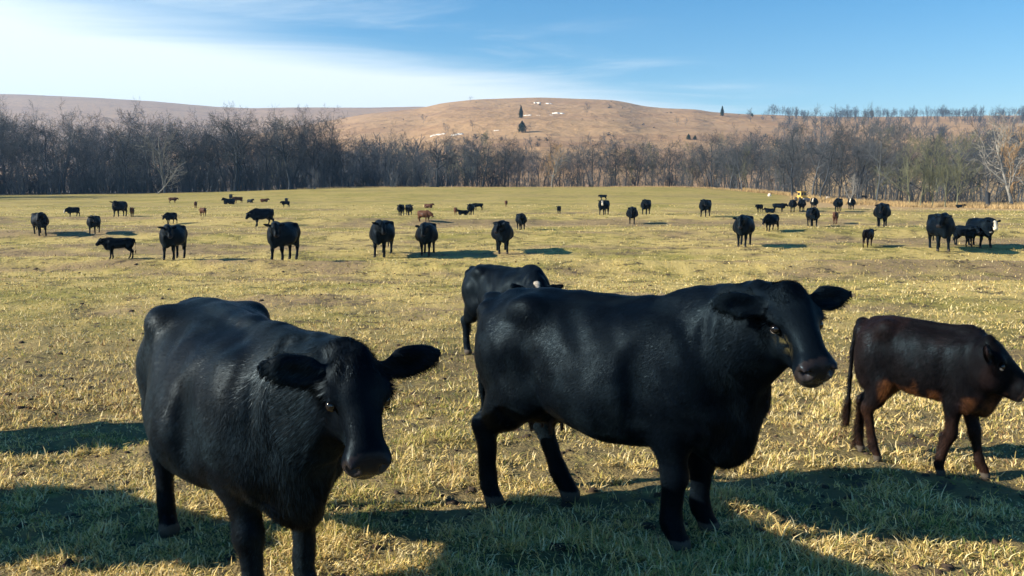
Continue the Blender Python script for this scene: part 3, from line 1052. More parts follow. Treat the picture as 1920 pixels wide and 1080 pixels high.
G = BARK['grey_bark']; DK = BARK['dark_bark']
KINDS = [tree_meshes(1, G, height=12, trunk_r=.12, spread=1.2, upright=.2),
         tree_meshes(2, G, height=13, trunk_r=.13, spread=1.05, upright=.4),
         tree_meshes(3, DK, height=12, trunk_r=.15, spread=1.3, upright=.2),
         tree_meshes(4, G, height=11, trunk_r=.10, spread=.95, upright=.8, fork=.1),
         tree_meshes(5, BARK['green_bark'], height=12, trunk_r=.11, spread=.85, upright=.8, fork=.2),
         tree_meshes(6, DK, height=13, trunk_r=.14, spread=1.25, fork=.4, upright=.2)]
OAK = [tree_meshes(21, DK, height=12.5, trunk_r=.30, spread=1.25, fork=.45, twig=.016, upright=.15), tree_meshes(27, DK, height=12, trunk_r=.30, spread=1.3, fork=.45, twig=.016, upright=.1)]
SYC = [tree_meshes(31, BARK['ash_bark'], height=13, trunk_r=.22, spread=1.0, fork=.3, levels=3, twig=.03), tree_meshes(34, BARK['pale_bark'], height=12, trunk_r=.26, spread=1.15, fork=.2, levels=3, twig=.035, lean=.25)]
SHRUB = [tree_meshes(41, G, cut=0, height=3.2, trunk_r=.04, spread=.7, fork=.0, levels=3, twig=.010, upright=1.0, stems=5, kids=(5, 4, 3)), tree_meshes(42, DK, cut=0, height=3.0, trunk_r=.04, spread=.9, fork=.0, levels=3, twig=.012, upright=.6, stems=6, kids=(5, 4, 3))]
TANT = [tree_meshes(51, BARK['tan_bark'], height=10, trunk_r=.14, spread=.8, twig=.014, upright=.6)]


def col_x(px, y):
    return (px - 960) / FPX * y


rt = np.random.RandomState(77)
MARKS = [(-999, 'at the left border'), (60, 'behind the leftmost cow'), (130, 'behind the second cow from the left'), (200, 'left of the leaning pale trunk'), (290, 'near the pale-branched tree'),
         (350, 'right of the pale-branched tree'), (420, 'beside the tall-trunked dark oak'), (490, 'beside the wide oak'), (570, 'behind the pale upright shrub'), (640, 'behind the matching pair of cows'),
         (720, 'behind the pale rounded shrub'), (800, 'below the white patches on the hill'), (880, 'below the left brow of the hill'), (960, 'below the hillside cedars'), (1040, 'below the hilltop'),
         (1130, 'by the tall feathery tree'), (1220, 'below the round cedar'), (1310, 'below the skyline cedar'), (1400, 'left of the yellow machine'), (1480, 'behind the yellow machine'), (1540, 'behind the forked pale tree'),
         (1620, 'left of the greenish thicket'), (1690, 'behind the greenish thicket'), (1800, 'between the thicket and the sycamore'), (1870, 'at the right border behind the sycamore')]
KIND_WORDS = ['grey bare tree', 'grey upright bare tree', 'dark wide-limbed bare tree', 'slim grey bare tree', 'greenish bare tree', 'dark high-crowned bare tree']


def where(px):
    return [w for x, w in MARKS if px >= x][-1]


GL = 'trees of the wood along the far edge of the pasture'
# --- trees one can pick out
def named(px, dist, meshes, h_scale, label, rot=None, **kw):
    return put_tree('bare_tree', meshes, col_x(px, dist), dist, h_scale, rt.rand() * 6.28 if rot is None else rot, label, 'tree', GL, **kw)


named(444, 151, OAK[0], 1.12, 'dark spreading bare oak with a clear tall trunk, left of a second wide oak', rot=.6)
named(548, 151, OAK[1], 1.08, 'dark wide-crowned bare oak behind the pale shrub at the field edge', rot=2.0)
named(360, 156, OAK[1], 1.05, 'dark bare tree with arching limbs beside the pale-branched tree', rot=4.0)
named(313, 149, SYC[0], 1.03, 'thin pale-branched bare tree at the edge of the left wood', rot=1.0)
named(300, 146, SYC[0], .62, 'pale dead trunk leaning to the right at the foot of the left wood', rot=0.0, tilt=R(52))
named(240, 148, KINDS[2], 1.0, 'dark bare tree left of the leaning pale trunk')
named(905, 158, OAK[1], .72, 'dark low bare tree with crooked limbs below the brown hill slope', rot=5.2)
named(822, 157, OAK[0], .86, 'dark bare tree in front of the white patches on the hillside', rot=3.0)
named(1034, 156, SYC[0], .62, 'small whitish trunk with tan twigs below the hill evergreens', rot=2.2)
named(1036, 158, TANT[0], .85, 'tan bushy bare tree behind the small whitish trunk')
named(1190, 165, KINDS[3], .95, 'tall feathery grey tree rising above the low trees under the hill')
named(1534, 124, KINDS[5], 1.02, 'bare tree with a thick dark trunk behind the yellow machine', rot=.4)
named(1640, 121, KINDS[1], 1.05, 'bare tree with a dark trunk right of the dry grass bank')
named(1484, 126, KINDS[2], 1.02, 'bare tree with crooked dark trunk left of the yellow machine')
named(1895, 108, SYC[1], 1.02, 'white-limbed sycamore leaning over the right edge', rot=2.6)
named(1890, 113, TANT[0], 1.10, 'tan twiggy tree behind the white-limbed sycamore')
named(1590, 112, SYC[1], .34, 'short pale forked tree on the dry grass bank', rot=.5)
for px, lab in ((1702, 'slender greenish tree at the left of the thicket by the right bank'), (1722, 'slender greenish tree second from the left in the right thicket'), (1745, 'slender greenish tree in the middle of the right thicket'),
                (1768, 'slender greenish tree right of the middle in the right thicket'), (1790, 'slender greenish tree at the right end of the right thicket')):
    named(px, 108 + rt.rand() * 4, KINDS[4], .74 + .12 * rt.rand(), lab)
# --- the rest of the wood
zones = [
    (-60, 640, 0, 44, 98, 1.02, 1.38, 'bare trees of the shaded wood on the left'),
    (600, 960, 0, 34, 40, .72, 1.05, 'bare trees in the middle of the wood'),
    (940, 1400, 0, 26, 60, .64, .88, 'low bare trees under the brown hill'),
    (1330, 1500, -4, 34, 26, .72, .98, 'bare trees between hill and machine'),
    (1480, 2000, 0, 60, 76, .85, 1.12, 'bare trees of the wood on the right')]
for x0, x1, a, b, n, s0, s1, grp in zones:
    for i in range(n):
        px = x0 + (i + rt.rand()) / n * (x1 - x0)
        u = (px - 960) / FPX
        d = float(field_edge(u)) + 4 + a + (b - a) * rt.rand() ** 1.25
        ki = rt.choice(6, p=[.24, .2, .14, .2, .1, .12])
        q = rt.rand(); sc = s0 + (s1 - s0) * q
        dep = d - float(field_edge(u))
        row = 'in the front row' if dep < 10 else ('in the second row' if dep < 22 else 'deep in the wood')
        lb = ('tall ' if q > .66 else ('low ' if q < .33 else '')) + KIND_WORDS[ki] + ' ' + row + ', ' + where(px)
        put_tree('bare_tree', KINDS[ki], col_x(px, d), d, sc, rt.rand() * 6.28, lb, 'tree', grp)
# --- brush at the wood's foot
named_s = [(590, 148, 1.25, 'pale upright shrub standing at the field edge below the wide oak', 0), (740, 153, 1.15, 'pale rounded shrub at the field edge in the middle of the left wood', 0), (1592, 150, .5, None, 0)]
for px, d, sc, lab, k in named_s:
    if lab:
        put_tree('shrub', SHRUB[k], col_x(px, d), d, sc, rt.rand() * 6, lab, 'shrub', 'shrubs at the field edge')
for i in range(190):
    px = -60 + 2020 * ((i + rt.rand()) / 190) ** 1.35
    u = (px - 960) / FPX
    left = px < 960
    d = float(field_edge(u)) + 1.5 + 12 * rt.rand()
    ki = 1 if rt.rand() < (.75 if left else .3) else 0
    q = rt.rand()
    row = 'at the field edge' if d - float(field_edge(u)) < 6 else 'under the first trees'
    lb = ('large ' if q > .6 else ('small ' if q < .3 else '')) + ('dark' if ki else 'grey') + ' leafless brush ' + row + ', ' + where(px)
    put_tree('shrub', SHRUB[ki], col_x(px, d), d, (.75 + .6 * q) * (1.45 if left else .85), rt.rand() * 6.28, lb, 'shrub', 'brush at the foot of the wood')

# --- far wooded slopes: one mass of bare crowns
def far_wood():
    base = [grow_tree(60 + i, height=9, trunk_r=.16, spread=1.0, levels=2, twig=.06, kids=(8, 7), segn=(3, 2, 1)) for i in range(3)]
    base = [tubes(q[0], q[1], q[2], q[3], 3) for q in base]
    Vs, Fs = [], []
    off = 0
    rs = np.random.RandomState(5)
    def add(px, d, s):
        nonlocal off
        V, F = base[rs.randint(3)]
        a = rs.rand() * 6.28
        x = col_x(px, d); z = float(terrain(np.array([x]), np.array([d]), False)[0])
        c, sn = math.cos(a), math.sin(a)
        Q = np.stack([V[:, 0] * c - V[:, 1] * sn, V[:, 0] * sn + V[:, 1] * c, V[:, 2]], 1) * s + np.array([x, d, z - .3])
        Vs.append(Q); Fs.append(F + off); off += len(V)
    for i in range(540):                                  # right hand ridge
        px = 1390 + 630 * rs.rand() ** .8
        d = 190 + 680 * rs.rand()
        if fbm2(np.array([px * .006]), np.array([d * .006]), 3, 31)[0] > .44 - .14 * (px > 1560):
            add(px, d, .7 + .5 * rs.rand())
    for i in range(130):                                   # skyline of the ridge
        add(1440 + 560 * rs.rand(), 820 + 90 * rs.rand(), .8 + .7 * rs.rand() ** 2)
    for i in range(190):                                  # behind the left wood
        add(-150 + 1050 * rs.rand(), 195 + 110 * rs.rand(), 1.0 + .6 * rs.rand())
    for i in range(90):                                   # its continuation to the left, which shades it
        add(-620 + 520 * rs.rand(), 118 + 70 * rs.rand(), 1.3 + .5 * rs.rand())
    for i in range(60):
        add(640 + 760 * rs.rand(), 240 + 120 * rs.rand() ** 2, .35 + .4 * rs.rand())
    me = fast_mesh('far_wood', np.vstack(Vs), np.vstack(Fs), 4, False, BARK['grey_bark'])
    o = link('far_wood', me)
    tag(o, 'mass of bare trees covering the far slopes behind the field', 'wood', kind='stuff')


far_wood()

# --- hillside trees: dark cedars and lone bare trees
def cedar_mesh(seed, h=6.0, w=1.5):
    rs = np.random.RandomState(seed)
    n = 2600
    t = rs.rand(n) ** .7
    rad = w * (1 - t) ** .75 * (.45 + .75 * vn3(np.stack([np.cos(rs.rand(n) * 6.28) * 2, t * 6, np.zeros(n)], 1)))
    a = rs.rand(n) * 6.28
    rr = rad * np.sqrt(rs.rand(n)) * (.8 + .4 * vn2(np.cos(a) * 2 + 9, t * 9))
    c = np.stack([np.cos(a) * rr, np.sin(a) * rr, .25 + t * (h - .3)], 1)
    s = .10 + .12 * rs.rand(n)
    d1 = rs.randn(n, 3); d1 /= np.linalg.norm(d1, axis=1)[:, None]
    d2 = rs.randn(n, 3); d2 -= d1 * (d1 * d2).sum(1)[:, None]; d2 /= np.linalg.norm(d2, axis=1)[:, None]
    V = np.stack([c + d1 * s[:, None] * 1.3, c + d2 * s[:, None] * .6, c - d1 * s[:, None] * 1.3, c - d2 * s[:, None] * .6], 1).reshape(-1, 3)
    F = np.arange(n * 4).reshape(-1, 4)
    cm = fast_mesh('foliage', V, F, 4, False, CEDAR)
    P0 = np.array([[0, 0, -.3]]); P1 = np.array([[0, 0, h * .8]])
    V, F = tubes(P0, P1, np.array([.14]), np.array([.03]), 6)
    return fast_mesh('trunk', V, F, 4, True, BARK['dark_bark']), cm


CEDAR = simple_mat('cedar_foliage', (.030, .042, .020), .9, .1, .4, 2.0)
CED = [cedar_mesh(1), cedar_mesh(2, 4.6, 2.5)]
hill_trees = [
    (977, 222, 'cedar_tree', CED[0], 1.0, 'lone dark cedar upright on the hillside, upper of two'),
    (979, 249, 'cedar_tree', CED[1], 1.25, 'dark green cedar with a bare bush at its side on the hillside'),
    (993, 249, 'bare_tree', KINDS[0], .46, 'low bare bush tree touching the right side of the hillside cedar'),
    (1100, 217, 'bare_tree', KINDS[2], .58, 'lone bare tree high on the right part of the hill'),
    (886, 245, 'bare_tree', KINDS[2], .50, 'lone bare tree on the left part of the hill above the white patches'),
    (882, 191, 'bare_tree', KINDS[0], .26, 'tiny tree on the left brow of the hill'),
    (836, 247, 'bare_tree', KINDS[3], .48, 'bare tree just above the wood left of the white patches'),
    (1291, 262, 'cedar_tree', CED[1], .62, 'dark green round cedar at the right foot of the hill'),
    (1303, 262, 'cedar_tree', CED[1], .48, 'smaller cedar just right of the round cedar at the foot of the hill'),
    (1354, 218, 'cedar_tree', CED[0], .82, 'dark cedar alone on the skyline right of the hill'),
    (1410, 218, 'cedar_tree', CED[1], .36, 'tiny dark bush on the skyline right of the lone cedar'),
    (795, 232, 'bare_tree', KINDS[0], .45, 'bare tree on the left shoulder of the hill above the wood'),
    (1270, 236, 'bare_tree', KINDS[3], .42, 'left one of a clump of bare bushes on the right slope of the hill'),
    (1285, 237, 'bare_tree', KINDS[0], .40, 'right one of a clump of bare bushes on the right slope of the hill')]
for px, py, nm, ms, sc, lab in hill_trees:
    t = np.linspace(235, 1000, 6000)
    zt = -(py - 540) / FPX
    s_ = t / (math.cos(PITCH) + zt * math.sin(PITCH))
    Zr = CAM_Z + (zt * math.cos(PITCH) - math.sin(PITCH)) * s_
    Xr = (px - 960) / FPX * s_
    hit = np.nonzero(Zr <= terrain(Xr, t, False))[0]
    i = hit[0] if len(hit) else np.argmin(np.abs(t - D_HILL))
    sc2 = sc * float(t[i]) / 560.0
    put_tree(nm, ms, float(Xr[i]), float(t[i]), sc2 * 1.35, rt.rand() * 6.28, lab, 'tree', 'trees scattered on the hill')
# ------------------------------------------------------------------ pale rock outcrops on the hill
def hill_point(px, py):
    t = np.linspace(235, 1000, 8000)
    zt = -(py - 540) / FPX
    s_ = t / (math.cos(PITCH) + zt * math.sin(PITCH))
    Zr = CAM_Z + (zt * math.cos(PITCH) - math.sin(PITCH)) * s_
    Xr = (px - 960) / FPX * s_
    hit = np.nonzero(Zr <= terrain(Xr, t, False))[0]
    i = hit[0] if len(hit) else np.argmin(np.abs(t - D_HILL))
    return float(Xr[i]), float(t[i])


PALE = simple_mat('pale_limestone', (.74, .68, .60), .9, .2, .12, .6)
def outcrop(px, py, w, label):
    x, y = hill_point(px, py)
    wid = w / FPX * y
    rs = np.random.RandomState(int(px))
    Vs, Fs, off = [], [], 0
    for i in range(4):                       # a few slabs lying against one another
        n = 9
        a = np.linspace(0, 2 * math.pi, n, endpoint=False) + rs.rand() * .4
        cx = (i / 3 - .5) * wid * .75; cy = rs.randn() * wid * .06
        rx = wid * (.18 + .16 * rs.rand()); ry = wid * (.16 + .16 * rs.rand())
        rad = .75 + .4 * rs.rand(n)
        ring = np.stack([cx + np.cos(a) * rx * rad, cy + np.sin(a) * ry * rad], 1)
        gz = terrain(x + ring[:, 0], y + ring[:, 1], False)
        g0 = float(terrain(np.array([x]), np.array([y]), False)[0])
        th = wid * (.05 + .05 * rs.rand())
        bot = np.column_stack([ring, gz - g0 - .4]); topv = np.column_stack([ring * .92 + np.array([cx, cy]) * .08, gz - g0 + th])
        c = np.array([[cx, cy, float(gz.mean() - g0 + th * 1.2)]])
        V = np.vstack([bot, topv, c])
        f = []
        for k in range(n):
            k2 = (k + 1) % n
            f += [(k, k2, n + k2), (k, n + k2, n + k), (n + k, n + k2, 2 * n)]
        Vs.append(V); Fs.append(np.array(f) + off); off += len(V)
    o = link('rock_outcrop', fast_mesh('rock_outcrop', np.vstack(Vs), np.vstack(Fs), 3, False, PALE), loc=(x, y, float(terrain(np.array([x]), np.array([y]), False)[0])))
    tag(o, label, 'rock', 'pale outcrops on the hill')


for a in ((815, 254, 14, 'pale rock patch at the very left, just above the wood'), (828, 252, 12, 'pale rock patch second from the left above the wood'), (857, 253, 19, 'long pale rock patch on the hill above the wood'),
          (931, 245, 8, 'faint pale rock patch left of the cedars'), (989, 217, 12, 'pale rock patch close to the right of the upper cedar'), (1010, 217, 7, 'small pale rock patch between the cedar and the big white patch'),
          (1047, 213, 18, 'largest white patch right of the upper cedar on the hill'), (1034, 216, 6, 'tiny pale patch just left of the largest white patch'), (1007, 193, 11, 'white patch near the top of the hill, left of a similar one'),
          (1029, 194, 9, 'white patch near the top of the hill, right of a similar one')):
    outcrop(*a)


def hill_scrub():
    """low leafless scrub dotted over the hillside"""
    rs = np.random.RandomState(8)
    Vs, Fs, off = [], [], 0
    q = grow_tree(90, height=1.6, trunk_r=.05, spread=1.1, levels=2, twig=.05, kids=(5, 4), stems=3, fork=.1, segn=(1, 1, 1))
    V0, F0 = tubes(q[0], q[1], q[2], q[3], 3)
    for i in range(170):
        px = 600 + 850 * rs.rand(); d = 260 + 560 * rs.rand()
        if fbm2(np.array([px * .012]), np.array([d * .02]), 3, 71)[0] < .52:
            continue
        x = col_x(px, d); z = float(terrain(np.array([x]), np.array([d]), False)[0])
        a = rs.rand() * 6.28; s_ = (.5 + 1.2 * rs.rand() ** 3)
        c, sn = math.cos(a), math.sin(a)
        Vs.append(np.stack([(V0[:, 0] * c - V0[:, 1] * sn) * 1.6, (V0[:, 0] * sn + V0[:, 1] * c) * 1.6, V0[:, 2]], 1) * s_ + np.array([x, d, z])); Fs.append(F0 + off); off += len(V0)
    o = link('hill_scrub', fast_mesh('hill_scrub', np.vstack(Vs), np.vstack(Fs), 4, False, BARK['dark_bark']))
    tag(o, 'low dark scrub dotted over the brown hillside', 'scrub', kind='stuff')


hill_scrub()
# ------------------------------------------------------------------ the herd farther off
HF = 0.035
POSES = {
    'walk': dict(poll=(1.05, 0, 1.24), F=(.55, 0, -.85), legs=((.14, 0), (-.12, 0), (-.12, 0), (.14, 0))),
    'left': dict(poll=(.98, .20, 1.28), F=(.45, .42, -.78), legs=((-.05, 0), (.10, 0), (.06, 0), (-.10, 0))),
    'right': dict(poll=(.98, -.20, 1.28), F=(.45, -.42, -.78), legs=((.10, 0), (-.05, 0), (-.10, 0), (.06, 0))),
    'low': dict(poll=(1.18, 0, .98), F=(.55, .05, -.83), legs=((.16, 0), (-.10, 0), (-.10, 0), (.12, 0))),
    'graze': dict(poll=(1.22, 0, .52), F=(.45, .05, -.88), legs=((.18, 0), (-.12, 0), (-.08, 0), (.12, 0))),
    'lie': dict(poll=(.98, .10, .92), F=(.80, .15, -.55), lying=True),
    'calf': dict(poll=(1.04, .0, 1.26), F=(.75, .0, -.65), legs=((.08, 0), (-.08, 0), (-.08, 0), (.10, 0)), calf=True, head_scale=1.05),
    'calfturn': dict(poll=(.98, -.20, 1.26), F=(.55, -.55, -.60), legs=((.08, 0), (-.08, 0), (-.08, 0), (.10, 0)), calf=True, head_scale=1.05),
    'calfgraze': dict(poll=(1.18, 0, .55), F=(.55, .05, -.80), legs=((.18, 0), (-.12, 0), (-.08, 0), (.12, 0)), calf=True, head_scale=1.05),
    'calflie': dict(poll=(.98, .10, .92), F=(.80, .15, -.55), lying=True, calf=True, head_scale=1.05)}
_body, _mesh = {}, {}


def far_mesh(pose, style):
    if pose not in _body:
        _body[pose] = build_body(HF, detail=False, relax=1, fat=1.0 if 'calf' in pose else 1.2, **POSES[pose])
    if (pose, style) not in _mesh:
        Bp = _body[pose]
        _mesh[pose, style] = fast_mesh(pose + '_' + style, Bp['P'], Bp['F'], 4, True, HIDE, colour_body(Bp, style, 3))
    return _mesh[pose, style]


# column and row of the feet, height in pixels, facing (0 = to the camera, 90 = to the right), pose, coat, label
HERD = [
    (76, 440, 40, 12, 'right', 'black', 'round black cow facing the camera nearest the left edge'),
    (138, 405, 18, -60, 'low', 'whiteface', 'small distant cow with a white face turned left, behind the leftmost cows'),
    (177, 437, 34, -15, 'left', 'black', 'black cow facing the camera, second from the left edge'),
    (225, 405, 28, -35, 'left', 'black', 'black cow beside a small brown calf near the left wood'),
    (248, 405, 16, 5, 'calf', 'brown', 'small brown calf close to the right of a black cow by the left wood'),
    (321, 419, 22, -40, 'low', 'black', 'dark calf-sized animal facing left, straight above the cow with the left-turned ear'),
    (324, 380, 11, 70, 'calf', 'brown', 'tiny brown calf standing alone near the left wood'),
    (367, 389, 12, 175, 'calf', 'brown', 'tiny dark calf seen end on, with a long thin shadow, left of the lying group'),
    (381, 405, 13, 25, 'calfturn', 'brown', 'small brown calf with its head to the right, standing alone in mid field'),
    (225, 484, 40, -92, 'calf', 'black', 'black calf walking left in full side view'),
    (327, 494, 64, -22, 'left', 'black', 'large black cow right of the calf in side view'),
    (493, 423, 31, -62, 'low', 'black', 'black cow walking left with lowered head just behind the broadest cow'),
    (533, 490, 72, -28, 'left', 'black', 'broadest black cow of the middle row, its head to the left'),
    (433, 375, 12, 10, 'calf', 'black', 'tiny calf standing at the back of the resting group of calves'),
    (430, 382, 11, -60, 'calflie', 'black', 'tiny calf lying at the left of the resting group'),
    (447, 380, 12, -70, 'calf', 'brown', 'tiny calf standing at the right of the resting group'),
    (469, 379, 6, 40, 'calflie', 'black', 'tiny calf lying down between the resting group and a lone lying calf'),
    (495, 378, 5, 80, 'calflie', 'brown', 'tiny calf lying alone right of the resting group'),
    (537, 381, 10, 10, 'calf', 'black', 'tiny calf half hidden behind another at the far end of the field'),
    (536, 388, 11, -60, 'calf', 'black', 'tiny calf standing in front of another at the far end of the field'),
    (718, 486, 67, -14, 'left', 'black', 'black cow facing the camera, left of a closely matching pair in mid field'),
    (801, 484, 61, -8, 'walk', 'black', 'black cow facing the camera, right of a closely matching pair in mid field'),
    (942, 480, 60, 4, 'right', 'black', 'black cow facing the camera straight above the cow behind the middle cow'),
    (752, 403, 21, -10, 'walk', 'black', 'left one of two black cows standing flank to flank behind a rise'),
    (767, 403, 21, 12, 'walk', 'black', 'right one of two black cows standing flank to flank behind a rise'),
    (803, 389, 6, 60, 'calflie', 'brown', 'tiny brown calf lying alone beyond the two cows standing flank to flank'),
    (795, 415, 22, 50, 'low', 'brown', 'brown calf grazing to the right above the pair of black cows'),
    (854, 403, 14, 0, 'calf', 'brown', 'small brown calf seen end on, left of a black cow with calves'),
    (883, 402, 21, -10, 'walk', 'black', 'black cow standing between a lying calf and a calf in side view'),
    (869, 402, 6, -80, 'calflie', 'black', 'small dark calf lying at the left of a black cow in the far field'),
    (897, 393, 11, -90, 'calf', 'black', 'small dark calf in side view right of a black cow in the far field'),
    (949, 387, 9, 0, 'calf', 'brown', 'tiny brown calf alone in the middle of the far field'),
    (977, 430, 31, 10, 'right', 'black', 'dark cow facing the camera, behind and right of the nearest mid-field cow'),
    (1048, 400, 15, -10, 'calf', 'black', 'round dark calf alone in the far field under the hill'),
    (1131, 374, 9, -90, 'calf', 'black', 'tiny dark calf in side view just above the white-sided head of a cow'),
    (1132, 402, 28, -22, 'left', 'whiteface', 'black cow with a white face turned to the left in the far field'),
    (1185, 419, 30, 0, 'walk', 'black', 'dark cow seen head on between the white-faced cow and its right neighbour'),
    (1211, 401, 28, -14, 'left', 'black', 'black cow with a long dark shadow, farther back than the dark cow seen head on'),
    (1322, 405, 32, -16, 'left', 'black', 'black cow alone in the far field, half way to the yellow machine'),
    (1394, 460, 58, -8, 'walk', 'black', 'large black cow with a striped shadow at its side'),
    (1424, 397, 15, -30, 'calf', 'black', 'round dark calf left of the calf in side view below the machine'),
    (1460, 397, 17, 80, 'calf', 'black', 'dark calf in side view facing right below the yellow machine'),
    (1444, 398, 7, -80, 'calflie', 'black', 'small dark calf lying at the hind feet of the calf in side view'),
    (1446, 432, 32, -28, 'low', 'black', 'black cow walking left behind the cow with the striped shadow'),
    (1486, 396, 22, 0, 'walk', 'black', 'left one of two distant black cows below the yellow machine'),
    (1503, 395, 22, -6, 'left', 'black', 'right one of two distant black cows below the yellow machine'),
    (1526, 391, 20, 8, 'right', 'whiteface', 'white-blazed cow half hidden behind the back of a nearer cow'),
    (1523, 424, 36, 12, 'right', 'black', 'black cow standing in front of the half hidden white-blazed cow'),
    (1571, 396, 25, -8, 'left', 'black', 'black cow left of the white-faced cow below the forked pale tree'),
    (1596, 392, 20, 8, 'right', 'whiteface', 'cow with a white face and chest below the forked pale tree'),
    (1619, 374, 9, -85, 'calfgraze', 'black', 'tiny dark calf on the dry grass bank'),
    (1566, 419, 23, 175, 'calf', 'brown', 'pale brown calf seen from behind, right of the cow below the machine'),
    (1627, 462, 34, 165, 'calf', 'browncalf', 'dark brown calf alone, seen from behind, right of mid field'),
    (1653, 424, 44, -4, 'walk', 'black', 'black cow facing the camera, nearest to the lone dark brown calf'),
    (1761, 468, 74, 14, 'right', 'black', 'biggest black cow on the right, an ear standing out to the right'),
    (1806, 461, 40, 40, 'calf', 'black', 'black calf tucked behind the white-faced cow at the right edge'),
    (1836, 462, 55, 30, 'walk', 'whiteface', 'black cow with a bright white face nearest the right edge'),
    (1800, 389, 6, 85, 'calflie', 'black', 'dark calf lying at the edge of the right-hand thicket')]
for fx, fy, hp, face, pose, style, lab in HERD:
    X, Y, Zg = ray_ground(fx, fy + 1)
    if fy > 478 and fx < 1000 and pose != 'calf':      # this row stands on the crest of the terrace bank
        X *= (Y + 1.1) / Y; Y += 1.1
        Zg = float(terrain(np.array([X]), np.array([Y]), False)[0])
    calf = 'calf' in pose or hp * Y / FPX < 1.0
    ref = {'lie': .88, 'calflie': .88}.get(pose, 1.37)
    s = hp * Y / FPX / ref
    s = min(max(s, .50 if calf else .84), .80 if calf else 1.16)
    nm = 'calf' if calf else 'cow'
    o = link(nm, far_mesh(pose, style), None, (X, Y, Zg - .01), 0.0, s)
    # facing 0 = straight towards the camera
    o.rotation_euler = (0, 0, R(face) - math.pi / 2 - math.atan2(X, Y))
    o['label'] = lab; o['category'] = nm; o['group'] = 'cattle scattered over the pasture'

# two cows out of the picture on the left, whose shadows reach into it
for (x, y, rz, lab) in ((-5.75, 6.45, 0.4, 'black cow just beyond the left border whose shadow falls into the lower left corner'), (-5.0, 4.55, -.5, 'second black cow beyond the left border, nearer to the camera')):
    o = link('cow', far_mesh('walk', 'black'), None, (x, y, float(terrain(np.array([x]), np.array([y]), False)[0])), rz)
    tag(o, lab, 'cow', 'cattle close to the camera')
# ------------------------------------------------------------------ trampled winter grass
GRASS = attr_mat('dry_grass_blades', .75, .18, .30)
PAL = np.array([[.74, .56, .22], [.82, .69, .38], [.58, .44, .15], [.42, .38, .10], [.20, .23, .06], [.28, .17, .085]])


def blade_colours(x, y, rs):
    n = len(x)
    g = fbm2(x * .35, y * .35, 4, 41); g2 = fbm2(x * 1.7, y * 1.7, 3, 42)
    green = sstep(.50, .66, g * .6 + g2 * .4)
    brown = sstep(.56, .70, fbm2(x * .12, y * .45, 3, 43))
    w = np.stack([.40 - .18 * green, .26 - .14 * green, .20 + 0 * green, .10 + .22 * green, .03 + .16 * green, .05 + .30 * brown], 1)
    w /= w.sum(1)[:, None]
    k = (rs.rand(n)[:, None] > np.cumsum(w, 1)).sum(1).clip(0, 5)
    return PAL[k] * (.70 + .55 * rs.rand(n, 1))


def soil_mask(x, y):
    """where the sward is broken: hoof prints, dung and bare earth"""
    a = fbm2(x * 2.8, y * 4.6, 3, 45); b = fbm2(x * 8.5, y * 12.0, 2, 46)
    return sstep(.475, .54, a * .6 + b * .4)


def sample(n, d0, d1, rs, half=.66, power=1.0):
    """points on the ground seen by the camera and a little beyond its sides, thinning with distance"""
    t = rs.rand(n)
    d = (d0 ** (1 - power) + t * (d1 ** (1 - power) - d0 ** (1 - power))) ** (1 / (1 - power)) if power != 1 else d0 * (d1 / d0) ** t
    u = (rs.rand(n) * 2 - 1) * half
    return u * d, d


def grass_near(n_clump, per, d0, d1, seed, power):
    rs = np.random.RandomState(seed)
    cx, cy = sample(n_clump, d0, d1, rs, .68, power)
    keep = rs.rand(n_clump) > soil_mask(cx, cy) * .93
    cx, cy = cx[keep], cy[keep]
    k = len(cx)
    lean = rs.rand(k) * 6.28
    size = (.45 + .65 * sstep(.3, .75, fbm2(cx * 2.2, cy * 2.2, 2, 47))) * (.6 + .8 * rs.rand(k))
    x0 = np.repeat(cx, per) + rs.randn(k * per) * .036; y0 = np.repeat(cy, per) + rs.randn(k * per) * .036
    n = k * per
    az = np.repeat(lean, per) + rs.randn(n) * 1.1
    tilt = np.clip(np.abs(rs.randn(n) * .40 + 1.18), .15, 1.56)          # from upright: most lie over
    ln = np.repeat(size, per) * (.035 + .055 * rs.rand(n)) * np.where(rs.rand(n) < .06, 1.8, 1.0)
    wd = (.0022 + .0022 * rs.rand(n)) * (1 + .10 * np.maximum(y0 - 5, 0))
    z0 = terrain(x0, y0) - .006
    dirh = np.stack([np.cos(az), np.sin(az)], 1)
    a1 = tilt * .55; a2 = np.minimum(tilt * 1.25, 1.62)
    p0 = np.stack([x0, y0, z0], 1)
    p1 = p0 + np.column_stack([dirh * (np.sin(a1) * ln * .5)[:, None], np.cos(a1) * ln * .5])
    p2 = p1 + np.column_stack([dirh * (np.sin(a2) * ln * .6)[:, None], np.cos(a2) * ln * .6])
    sa = az + math.pi / 2 + rs.randn(n) * .5
    sd = np.column_stack([np.cos(sa), np.sin(sa), np.zeros(n)]) * wd[:, None]
    V = np.stack([p0 - sd, p0 + sd, p1 + sd * .8, p1 - sd * .8, p2], 1).reshape(-1, 3)
    b = np.arange(n) * 5
    F = np.concatenate([np.stack([b, b + 1, b + 2], 1), np.stack([b, b + 2, b + 3], 1), np.stack([b + 3, b + 2, b + 4], 1)])
    c = np.repeat(blade_colours(x0, y0, rs), 5, 0)
    return V, F, c


